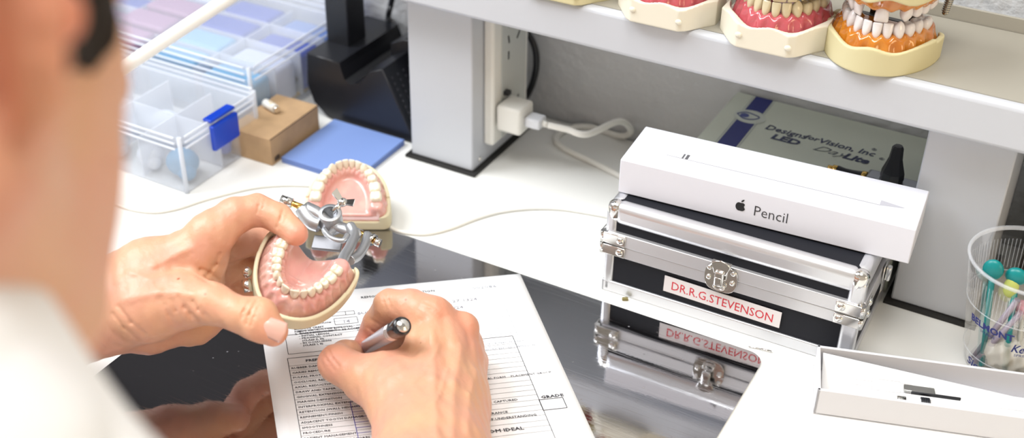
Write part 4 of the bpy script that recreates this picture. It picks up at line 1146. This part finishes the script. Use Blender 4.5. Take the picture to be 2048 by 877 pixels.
# ---- left hand (holds the model)
LH = {}
LH['wrist'] = J(190, 622, .915, 82)
fore = [J(-60, 720, .945, 112), J(60, 672, .930, 98), J(190, 622, .918, 84)]
palm_top = [J(200, 600, .918, 72), J(300, 548, .900, 66), J(395, 505, .890, 48), J(425, 470, .886, 42)]      # wrist -> index knuckle
palm_mid = [J(205, 625, .922, 74), J(310, 600, .905, 70), J(395, 560, .905, 52)]
thenar = [J(215, 625, .912, 70), J(300, 612, .885, 66), J(375, 605, .872, 50)]
palm_low = [J(200, 640, .930, 62), J(300, 655, .930, 48), J(390, 650, .930, 36), J(440, 625, .930, 30)]
index = [J(420, 468, .886, 42), J(470, 432, .888, 35), J(515, 420, .890, 30), J(556, 436, .885, 27.5), J(592, 468, .874, 24.5)]
thumb = [J(372, 600, .872, 49), J(425, 608, .858, 40), J(480, 630, .848, 33.5), J(515, 650, .843, 32), J(546, 664, .842, 29)]
middle = [J(420, 500, .915, 38), J(470, 485, .925, 33), J(520, 480, .935, 29), J(560, 505, .930, 26)]
ring = [J(430, 540, .930, 36), J(480, 540, .945, 31), J(530, 545, .950, 28), J(570, 560, .945, 25)]
little = [J(430, 590, .935, 32), J(470, 600, .950, 27), J(510, 605, .955, 24), J(545, 605, .950, 21)]
def left_hand(G):
    F = chainF(G, fore, .01)
    for c, k in ((palm_top, .012), (palm_mid, .012), (thenar, .010), (palm_low, .008)):
        F = smin(F, chainF(G, c, .008), k)
    for c in (index, thumb): F = smin(F, chainF(G, c, .004), .007)
    for c in (middle, ring, little): F = smin(F, chainF(G, c, .004), .004)
    # web between thumb and index
    F = smin(F, cap(G, K(400, 545, .892), K(432, 520, .895), px(30, .89), px(18, .89)), .010)
    # joints and tendons
    F = smin(F, ell(G, K(519, 632, .846), (px(37, .85),) * 3), .006)
    return F
def surf(u, v, chains):
    """distance along the pixel ray to the first capsule surface"""
    w = ray(u, v); t = .6
    for _ in range(160):
        p = CAM + w * t; g = (np.array(p[0]), np.array(p[1]), np.array(p[2]))
        dmin = min(float(cap(g, a[0], b_[0], a[1], b_[1])) for c in chains for a, b_ in zip(c[:-1], c[1:]))
        if dmin < .0002: return t
        t += dmin
        if t > 1.2: break
    return None
def creases(G, F, items, chains):
    """items: (polyline in pixels, half width, depth of the fold; negative = raised tendon or vein)"""
    X, Y, Z = G
    for pts, w, amp in items:
        K3 = []
        for (u, v) in pts:
            t = surf(u, v, chains)
            if t is not None: K3.append(K(u, v, t - .001))
        for p, q in zip(K3[:-1], K3[1:]):
            ax = q - p; L = np.linalg.norm(ax); ax = ax / L; vw = (p + q) / 2 - CAM; vw /= np.linalg.norm(vw)
            dx, dy, dz = X - p[0], Y - p[1], Z - p[2]
            al = dx * ax[0] + dy * ax[1] + dz * ax[2]; vw = vw - ax * (vw @ ax); vw /= np.linalg.norm(vw); nn = np.cross(ax, vw)
            pe = dx * nn[0] + dy * nn[1] + dz * nn[2]; de = dx * vw[0] + dy * vw[1] + dz * vw[2]
            en = np.clip(np.maximum(-al, al - L) / w, 0, 4)
            F = F + amp * np.exp(-(pe / w) ** 2 - (de / .009) ** 2 - en ** 2)
    return F
def skin_noise(G):
    X, Y, Z = G
    return .00021 * (np.sin(X * 410 + Y * 160 + 1) * np.sin(Y * 380 - Z * 240) + np.sin(Z * 430 + X * 210) * np.sin(Y * 300 + X * 270 + 2))
lc_items = [
 ([(484, 636), (489, 620), (499, 604)], .0009, .0009), ([(493, 648), (499, 628), (510, 608)], .0010, .0011), ([(502, 652), (508, 634), (517, 615)], .0008, .0007),
 ([(371, 612), (382, 628), (396, 641)], .0011, .0010), ([(357, 592), (368, 616), (384, 637)], .0011, .0009), ([(386, 603), (396, 620), (410, 636)], .0010, .0009),
 ([(402, 614), (410, 628), (420, 640)], .0009, .0008), ([(344, 600), (352, 622), (366, 645)], .0011, .0007), ([(330, 610), (338, 632), (350, 650)], .0010, .0006),
 ([(416, 548), (430, 530), (439, 508)], .0014, .0014), ([(398, 538), (416, 543), (432, 556)], .0011, .0010), ([(392, 552), (410, 562), (426, 572)], .0010, .0008),
 ([(521, 398), (518, 412), (514, 426)], .0009, .0008), ([(529, 400), (526, 414), (522, 428)], .0008, .0006), ([(566, 420), (561, 438), (553, 456)], .0009, .0009), ([(574, 428), (569, 444)], .0008, .0005),
 ([(236, 612), (262, 645), (290, 668)], .0012, .0010), ([(226, 628), (248, 656), (276, 680)], .0011, .0008),
 ([(240, 560), (310, 530), (380, 497)], .0028, -.0011), ([(250, 600), (320, 585), (385, 590)], .0032, -.0012), ([(260, 545), (300, 560), (350, 548)], .0016, -.0007)]
LCH = [fore, palm_top, palm_mid, thenar, palm_low, index, thumb]
allp = [p for c in (fore[1:], palm_low, index, thumb, middle, ring, little) for p, r in c]
lo, hi = bbox(allp, .034); h = .00105
G = grid(lo, hi, h); FLh = creases(G, left_hand(G), lc_items, LCH) + skin_noise(G)
# leave room for the model it holds
lhand = snet(FLh, lo, h)

# ---- right hand (writes)
r_fore = [J(640, 1320, .66, 150), J(790, 1060, .745, 128), J(868, 930, .815, 106)]
r_palm = [[J(868, 925, .818, 100), J(862, 800, .862, 82), J(872, 700, .885, 60), J(866, 642, .895, 42)],
          [J(880, 920, .828, 92), J(890, 800, .875, 78), J(905, 710, .900, 58), J(912, 672, .908, 38)],
          [J(890, 910, .845, 86), J(908, 810, .888, 62), J(930, 750, .905, 40)],
          [J(840, 900, .820, 90), J(805, 800, .858, 66), J(775, 745, .876, 42)]]
r_index = [J(866, 640, .893, 41), J(822, 616, .900, 35), J(780, 612, .908, 31), J(752, 648, .922, 25), J(728, 690, .938, 21)]
r_thumb = [J(800, 800, .858, 58), J(738, 762, .878, 47), J(675, 728, .893, 36), J(692, 712, .908, 29), J(708, 704, .920, 23)]
r_mid = [J(912, 668, .905, 37), J(880, 650, .925, 33), J(820, 660, .935, 28), J(770, 690, .942, 24), J(738, 712, .946, 19)]
r_ring = [J(932, 690, .908, 33), J(928, 672, .925, 29), J(870, 700, .940, 26), J(800, 730, .945, 22)]
r_little = [J(938, 735, .908, 30), J(950, 722, .925, 24), J(900, 745, .938, 22), J(840, 760, .940, 19)]
def right_hand(G):
    F = chainF(G, r_fore, .012)
    for c in r_palm: F = smin(F, chainF(G, c, .010), .012)
    for c in (r_index, r_thumb): F = smin(F, chainF(G, c, .005), .009)
    for c in (r_mid, r_ring, r_little): F = smin(F, chainF(G, c, .004), .005)
    # knuckles
    for (u, v, d, r) in ((862, 628, .888, 32), (928, 655, .896, 30), (950, 722, .915, 24)): F = smin(F, ell(G, K(u, v, d), (px(r, d),) * 3), .006)
    return F
rc_items = [
 ([(872, 870), (868, 760), (864, 665)], .0030, -.0014), ([(905, 870), (908, 770), (922, 700)], .0030, -.0013), ([(935, 870), (938, 800), (950, 755)], .0026, -.0010),
 ([(885, 640), (892, 690), (893, 740)], .0045, .0016), ([(935, 690), (936, 740)], .0035, .0012), ([(838, 650), (826, 700), (815, 740)], .0050, .0016),
 ([(646, 706), (655, 722), (668, 740)], .0009, .0008), ([(655, 698), (664, 716), (677, 732)], .0009, .0009), ([(640, 720), (648, 736)], .0008, .0006),
 ([(772, 586), (776, 600), (782, 616)], .0010, .0007), ([(764, 590), (768, 604), (772, 618)], .0009, .0006), ([(735, 656), (748, 664), (762, 672)], .0009, .0010), ([(742, 640), (756, 648)], .0008, .0007),
 ([(800, 790), (850, 740), (880, 690)], .0018, -.0008), ([(850, 830), (880, 790), (895, 740)], .0015, -.0007),
 ([(852, 606), (866, 612), (878, 622)], .0009, .0006), ([(846, 616), (862, 622), (874, 632)], .0009, .0006)]
RCH = [r_fore] + r_palm + [r_index, r_thumb, r_mid, r_ring, r_little]
allp = [p for c in [r_fore[1:]] + r_palm + [r_index, r_thumb, r_mid, r_ring, r_little] for p, r in c]
lo, hi = bbox(allp, .038); lo[2] = max(lo[2], -.004)
G = grid(lo, hi, .0011)
FR = creases(G, right_hand(G), rc_items, RCH) + skin_noise(G)
FR = smax(FR, (ZP + .0003) - G[2], .002)       # rests on the sheet
rhand = snet(FR, lo, .0011)

# ---- head, neck, torso
def head_sdf(G, ears=True):
    F = ell(G, (0, -.018, .045), (.074, .092, .090))
    F = smin(F, ell(G, (0, .028, -.002), (.062, .056, .082)), .03)
    F = smin(F, ell(G, (0, .062, .028), (.050, .028, .030)), .02)          # brow
    for s in (-1, 1):
        F = smin(F, cap(G, (s * .052, .008, -.040), (s * .026, .066, -.086), .021, .019), .022)   # jaw
        F = smin(F, ell(G, (s * .036, .056, -.040), (.024, .026, .042)), .020)                     # cheek flesh
        F = smin(F, ell(G, (s * .042, .054, -.010), (.020, .020, .018)), .018)                     # cheekbone
        F = smax(F, -ell(G, (s * .033, .098, .014), (.016, .013, .011)), .010)                     # socket
        F = smin(F, ell(G, (s * .032, .080, .013), (.0125, .0125, .0125)), .003)                   # eyeball
    F = smin(F, ell(G, (0, .076, -.086), (.024, .020, .022)), .018)        # chin
    F = smin(F, cap(G, (0, .088, .022), (0, .114, -.018), .0075, .0115), .010)   # nose
    for s in (-1, 1): F = smin(F, ell(G, (s * .012, .103, -.022), (.0080, .010, .008)), .006)
    F = smin(F, ell(G, (0, .093, -.046), (.023, .009, .0055)), .004); F = smin(F, ell(G, (0, .091, -.056), (.020, .009, .0060)), .004)
    F = smin(F, cap(G, (0, -.020, -.050), (0, -.060, -.20), .054, .062), .035)    # neck
    return F
dE = .303
fh = Vector((-.10, .99, 0)).normalized(); upv = Vector((0, 0, 1))
tilt = math.radians(14)
F3 = (fh * math.cos(tilt) - upv * math.sin(tilt)).normalized(); U3 = (upv * math.cos(tilt) + fh * math.sin(tilt)).normalized(); R3 = F3.cross(U3).normalized()
roll = math.radians(4); _m = Matrix.Rotation(math.radians(3.8), 3, 'Z') @ Matrix.Rotation(math.radians(-26.7), 3, 'X') @ Matrix.Rotation(math.radians(-12.2), 3, 'Y')
R3, F3, U3 = _m.col[0].copy(), _m.col[1].copy(), _m.col[2].copy()
ear = Vector(K(46, -34, dE))
HCn = ear - R3 * .080 + F3 * .005
MH = frame(HCn, R3, F3, U3)
b = None
lo = np.array([-.118, -.135, -.20]); hi = np.array([.118, .145, .16]); h = .0021
G = grid(lo, hi, h); X, Y, Z = G
def rotm(ax, deg): m = Matrix.Rotation(math.radians(deg), 3, ax); return [[m[i][j] for j in range(3)] for i in range(3)]
def warp(X, Y): return X / (1 - .20 * np.clip(Y / .06, 0, 1))
Gw = (warp(X, Y), Y, Z)
F = head_sdf(Gw); F0h = None
for s in (-1, 1):                                                        # ears
    m = Matrix.Rotation(math.radians(42 * s), 3, 'Z') @ Matrix.Rotation(math.radians(10), 3, 'X')
    Rm = [[m[i][j] for j in range(3)] for i in range(3)]
    c = Vector((s * .0850, -.008, -.001))
    def ep(y, z, o): return c + m @ Vector((s * o, y, z))
    E_ = ell(G, c, (.0062, .0170, .032), Rm)
    E_ = smin(E_, ell(G, ep(.006, -.029, 0), (.0050, .0090, .0100), Rm), .006)
    rim = [ep(.0165 * math.cos(a), .031 * math.sin(a) + .001, .0035) for a in [math.radians(d) for d in range(30, 270, 20)]]
    for p_, q_ in zip(rim[:-1], rim[1:]): E_ = smin(E_, cap(G, p_, q_, .0036, .0036), .0025)
    E_ = smax(E_, -ell(G, ep(.002, .001, .0070), (.0062, .0105, .020), Rm), .003)
    E_ = smin(E_, cap(G, ep(-.004, .016, .002), ep(-.006, -.010, .002), .0030, .0030), .004)   # antihelix
    E_ = smin(E_, ell(G, (s * .079, .008, -.006), (.006, .005, .007)), .004)                    # tragus
    E_ = smin(E_, cap(G, (s * .066, -.004, -.014), (s * .078, -.006, .010), .010, .010), .006)
    F = smin(F, E_, .005)
headm = snet(F, lo, h)
V, Q = headm; Mn = np.array(MH); headW = (V @ Mn[:3, :3].T + Mn[:3, 3], Q)
# torso and arms under the coat (coarse), neck root matches the head's neck end
nb = np.array(MH @ Vector((0, -.058, -.185)))
chest = np.array([-.27, -.07, .15]); shR = np.array([-.105, .01, .27]); shL = np.array([-.43, .0, .27])
elR = np.array([-.195, .165, .125]); elL = np.array([-.70, .24, .10])
print('head', HCn, 'neck base', nb, 'shR', shR, 'elbowL', elL, 'wristR', r_fore[0])
lo, hi = bbox([nb, chest + [0, 0, -.35], shR, shL, elR, elL, fore[1][0], r_fore[1][0]], .12); h = .007
G = grid(lo, hi, h)
F = cap(G, nb, nb + np.array([0, -.04, -.08]), .060, .070)
F = smin(F, cap(G, shL + [.03, 0, 0], shR - [.03, 0, 0], .062, .062), .05)
F = smin(F, cap(G, chest + [-.06, 0, 0], chest + [.06, 0, 0], .11, .11), .06)
F = smin(F, cap(G, chest, chest + [0, -.03, -.30], .11, .12), .05)
for s_, e_ in ((shR, elR), (shL, elL)): F = smin(F, cap(G, s_, e_, .050, .042), .03)
torso = snet(F, lo, h)
arms = []
for e_, ch in ((elR, r_fore), (elL, fore)):
    m_ = ch[1][0] * .35 + ch[2][0] * .65; rm = ch[1][1] * .35 + ch[2][1] * .65
    lo, hi = bbox([e_, ch[0][0], ch[1][0], m_], .062); G = grid(lo, hi, .0026)
    Fa = smin(cap(G, ch[0][0], ch[1][0], ch[0][1], ch[1][1]), cap(G, ch[1][0], m_, ch[1][1], rm), .010)
    Fa = smin(Fa, cap(G, e_, ch[0][0], .044, ch[0][1]), .012) + .0005
    arms.append(snet(Fa, lo, .0026))
tm_ = torso
skin = mat('skin', (.58, .30, .17), .42, sss=.14, sscale=.005, bump=(300, .45, .0008), spec=.45)
nt = skin.node_tree; bs = nt.nodes['Principled BSDF']; tc = nt.nodes.new('ShaderNodeTexCoord')
n1 = nt.nodes.new('ShaderNodeTexNoise'); n1.inputs['Scale'].default_value = 26; n1.inputs['Detail'].default_value = 3; nt.links.new(tc.outputs['Object'], n1.inputs['Vector'])
r1 = nt.nodes.new('ShaderNodeValToRGB'); r1.color_ramp.elements[0].position = .36; r1.color_ramp.elements[0].color = (.66, .36, .215, 1)
r1.color_ramp.elements[1].position = .66; r1.color_ramp.elements[1].color = (.66, .32, .22, 1); nt.links.new(n1.outputs['Fac'], r1.inputs['Fac'])
v1 = nt.nodes.new('ShaderNodeTexVoronoi'); v1.inputs['Scale'].default_value = 48; nt.links.new(tc.outputs['Object'], v1.inputs['Vector'])
r2 = nt.nodes.new('ShaderNodeValToRGB'); r2.color_ramp.elements[0].position = .03; r2.color_ramp.elements[0].color = (.42, .17, .08, 1); r2.color_ramp.elements[1].position = .07; r2.color_ramp.elements[1].color = (1, 1, 1, 1)
nt.links.new(v1.outputs['Distance'], r2.inputs['Fac'])
n3 = nt.nodes.new('ShaderNodeTexNoise'); n3.inputs['Scale'].default_value = 17; nt.links.new(tc.outputs['Object'], n3.inputs['Vector'])
mx0 = nt.nodes.new('ShaderNodeMapRange'); mx0.inputs['From Min'].default_value = .52; mx0.inputs['From Max'].default_value = .62; nt.links.new(n3.outputs['Fac'], mx0.inputs['Value'])
mx = nt.nodes.new('ShaderNodeMixRGB'); mx.blend_type = 'MULTIPLY'; nt.links.new(mx0.outputs['Result'], mx.inputs['Fac'])
nt.links.new(r1.outputs['Color'], mx.inputs['Color1']); nt.links.new(r2.outputs['Color'], mx.inputs['Color2']); 
def _o(p): return Vector(p) - PO
last = mx.outputs['Color']
geo = tc.outputs['Object']
for p_, r_, w_, c_ in ((ear, .046, .75, (.72, .25, .15, 1)), (K(592, 472, .862), .020, .55, (.78, .30, .22, 1)), (K(548, 664, .832), .020, .45, (.76, .32, .22, 1)), (K(866, 625, .88), .022, .5, (.70, .28, .17, 1)),
        (K(930, 655, .89), .020, .5, (.70, .28, .17, 1)), (K(735, 680, .925), .024, .6, (.76, .28, .22, 1)), (K(660, 722, .885), .020, .4, (.74, .32, .24, 1)), (K(235, 560, .90), .020, .35, (.72, .28, .20, 1))):
    vm = nt.nodes.new('ShaderNodeVectorMath'); vm.operation = 'DISTANCE'; vm.inputs[1].default_value = _o(p_); nt.links.new(geo, vm.inputs[0])
    mr = nt.nodes.new('ShaderNodeMapRange'); mr.interpolation_type = 'SMOOTHSTEP'; mr.inputs['From Min'].default_value = r_; mr.inputs['From Max'].default_value = r_ * .25
    mr.inputs['To Min'].default_value = 0; mr.inputs['To Max'].default_value = w_; nt.links.new(vm.outputs['Value'], mr.inputs['Value'])
    mq = nt.nodes.new('ShaderNodeMixRGB'); mq.inputs['Color2'].default_value = c_; nt.links.new(mr.outputs['Result'], mq.inputs['Fac']); nt.links.new(last, mq.inputs['Color1']); last = mq.outputs['Color']
nt.links.new(last, bs.inputs['Base Color'])
me = net_mesh('body', [lhand, rhand, headW, torso] + arms, TPO)
body = link('body', me, skin, person)

# finger nails
nail_m = mat('finger_nail', (.74, .44, .36), .25, coat=.4)
def nail(u, v, d, au, av, wid, ln_, R=None):
    """nail centred on the ray, pointing to image direction (au,av)"""
    c = Vector(K(u, v, d)); w = Vector(ray(u, v)); t = (RIGHT * au + DOWN * av); t = (t - w * t.dot(w)).normalized(); s_ = t.cross(w).normalized(); n_ = -w
    V = []; F_ = []; nu, nv = 10, 8
    for i in range(nu + 1):
        for j in range(nv + 1):
            a = (j / nv - .5) * 2; l = i / nu
            ww = wid / 2 * (1 - .10 * (1 - l)) ; yy = (l - .5) * ln_ + (.10 * ln_ * (1 - a * a) if l > .5 else -.06 * ln_ * (1 - a * a)) * abs(l - .5) * 2
            V.append(c + s_ * (a * ww) + t * yy + n_ * (-(a * a) * wid * .17 - (l - .4) ** 2 * ln_ * .16))
            if j < nv and i < nu: k = i * (nv + 1) + j; F_.append((k, k + nv + 1, k + nv + 2, k + 1))
    b = MB(); b.add(V, F_, smooth=True); o = b.build('fingernail', nail_m, person, M=TPO)
    sm = o.modifiers.new('t', 'SOLIDIFY'); sm.thickness = .0008; sm.offset = 1
nail(545, 658, surf(545, 658, [thumb]) - .0010, .86, .36, px(43, .82), px(46, .82))

# ---- hair
lo = np.array([-.12, -.145, -.06]); hi = np.array([.12, .13, .17]); h = .0024
G = grid(lo, hi, h); X, Y, Z = G
Hh = head_sdf((warp(X, Y), Y, Z)) - .0042
# lower hairline as a function of y : nape, over the ear, sideburn, forehead
ys_ = np.array([-.14, -.08, -.045, -.028, -.010, .004, .014, .018, .024, .044, .053, .058, .063, .072, .084, .13]); zs_ = np.array([-.035, -.025, -.012, -.011, -.008, -.004, .000, -.010, -.017, -.018, -.008, .004, .022, .050, .072, .080])
line = np.interp(Y[:, :, 0][:, :], ys_, zs_)[:, :, None]
Fh_ = smax(Hh, line - Z, .006)
Fh_ = Fh_ + .0016 * np.sin(X * 300 + Z * 90) * np.sin(Y * 240 + 1.3) + .0012 * np.sin(Y * 520 - Z * 330)
Fh_ = smax(Fh_, -(head_sdf((warp(X, Y), Y, Z)) + .003), .001)
V, Q = snet(Fh_, lo, h)
me = net_mesh('hair', [(V @ Mn[:3, :3].T + Mn[:3, 3], Q)], TPO)
link('hair', me, mat('dark_hair', (.016, .010, .006), .7, spec=.25, bump=(260, .8, .002), stretch=(1, 1, .25)), person)

# ---- coat
coat = mat('white_coat_cloth', (.78, .79, .80), .8, bump=(900, .12, .0004))
lo, hi = bbox([nb + [0, 0, .06], chest + [0, 0, -.35], shR, shL, elR, elL, r_fore[0][0]], .16); h = .006
G = grid(lo, hi, h); X, Y, Z = G
F = smin(cap(G, shL + [.02, 0, 0], shR - [.02, 0, 0], .080, .080), cap(G, chest + [-.06, 0, 0], chest + [.06, 0, 0], .128, .128), .06)
F = smin(F, cap(G, chest, chest + [0, -.03, -.32], .135, .145), .06)
c1, c2, c3 = K(-292, 850, .36), K(-62, 1235, .365), K(60, 1430, .38)
F = smin(F, cap(G, c1, c2, .050, .052), .03); F = smin(F, cap(G, c2, c3, .052, .058), .03); F = smin(F, cap(G, c3, shR, .058, .080), .03)
F = smin(F, cap(G, c1, nb + [-.05, -.03, .02], .048, .070), .03)
F = smin(F, cap(G, shR, elR, .070, .060), .04); F = smin(F, cap(G, shL, elL, .070, .060), .04)
F = smin(F, cap(G, elR, elR * .55 + r_fore[0][0] * .45, .058, .052), .02)
F = smin(F, cap(G, elL, elL * .5 + fore[0][0] * .5, .058, .054), .02)
F = F + .003 * np.sin(X * 70 + Z * 40) * np.sin(Y * 60 - Z * 50)
me = net_mesh('coat', [snet(F, lo, h)], TPO); ct = link('coat', me, coat, person)
# collar fold lying over the shoulder
q1, q2, q3 = K(-345, 905, .352), K(-190, 1040, .350), K(-130, 1130, .352)
lo, hi = bbox([q1, q2, q3], .075); h = .004
G = grid(lo, hi, h)
F = smin(cap(G, q1, q2, .052, .052), cap(G, q2, q3, .052, .046), .01)
me = net_mesh('collar', [snet(F, lo, h)], TPO); link('collar', me, coat, person)
# ------------------------------------------------------------------ lights
def area(name, loc, target, size, power, col=(1, 1, 1), sy=None):
    l = bpy.data.lights.new(name, 'AREA'); l.energy = power; l.color = col; l.size = size
    if sy: l.shape = 'RECTANGLE'; l.size_y = sy
    o = bpy.data.objects.new(name, l); COL.objects.link(o); o.location = loc
    o.rotation_euler = (Vector(target) - Vector(loc)).to_track_quat('-Z', 'Y').to_euler(); return o
area('window_light', (-1.5, .25, 1.5), (-.35, .7, .0), 1.0, 40, (.93, .96, 1.0))
area('ceiling_light', (-.15, .15, 1.95), (-.2, .65, 0), .9, 26, (1, .99, .97))
area('warm_right_fill', (1.3, .35, .55), (-.1, .85, .05), .5, 5.0, (1, .74, .42))  # unseen fill added to warm the shaded right-hand side
w = bpy.data.worlds.new('World'); scene.world = w; w.use_nodes = True
w.node_tree.nodes['Background'].inputs[0].default_value = (1.0, .86, .70, 1); w.node_tree.nodes['Background'].inputs[1].default_value = .60

# ------------------------------------------------------------------ camera
cd = bpy.data.cameras.new('camera'); cam = bpy.data.objects.new('camera', cd); COL.objects.link(cam)
cam.matrix_world = frame(CAM, RIGHT, -DOWN, -FWD)
cd.sensor_width = 36; cd.lens = 36 * _f / 2048; cd.clip_start = .02; cd.clip_end = 30
cd.dof.use_dof = True; cd.dof.focus_distance = .93; cd.dof.aperture_fstop = 4.6
scene.camera = cam
scene.view_settings.view_transform = 'Standard'; scene.view_settings.look = 'None'
scene.view_settings.exposure = 0.0; scene.view_settings.gamma = 1.0; scene.view_settings.use_curve_mapping = False
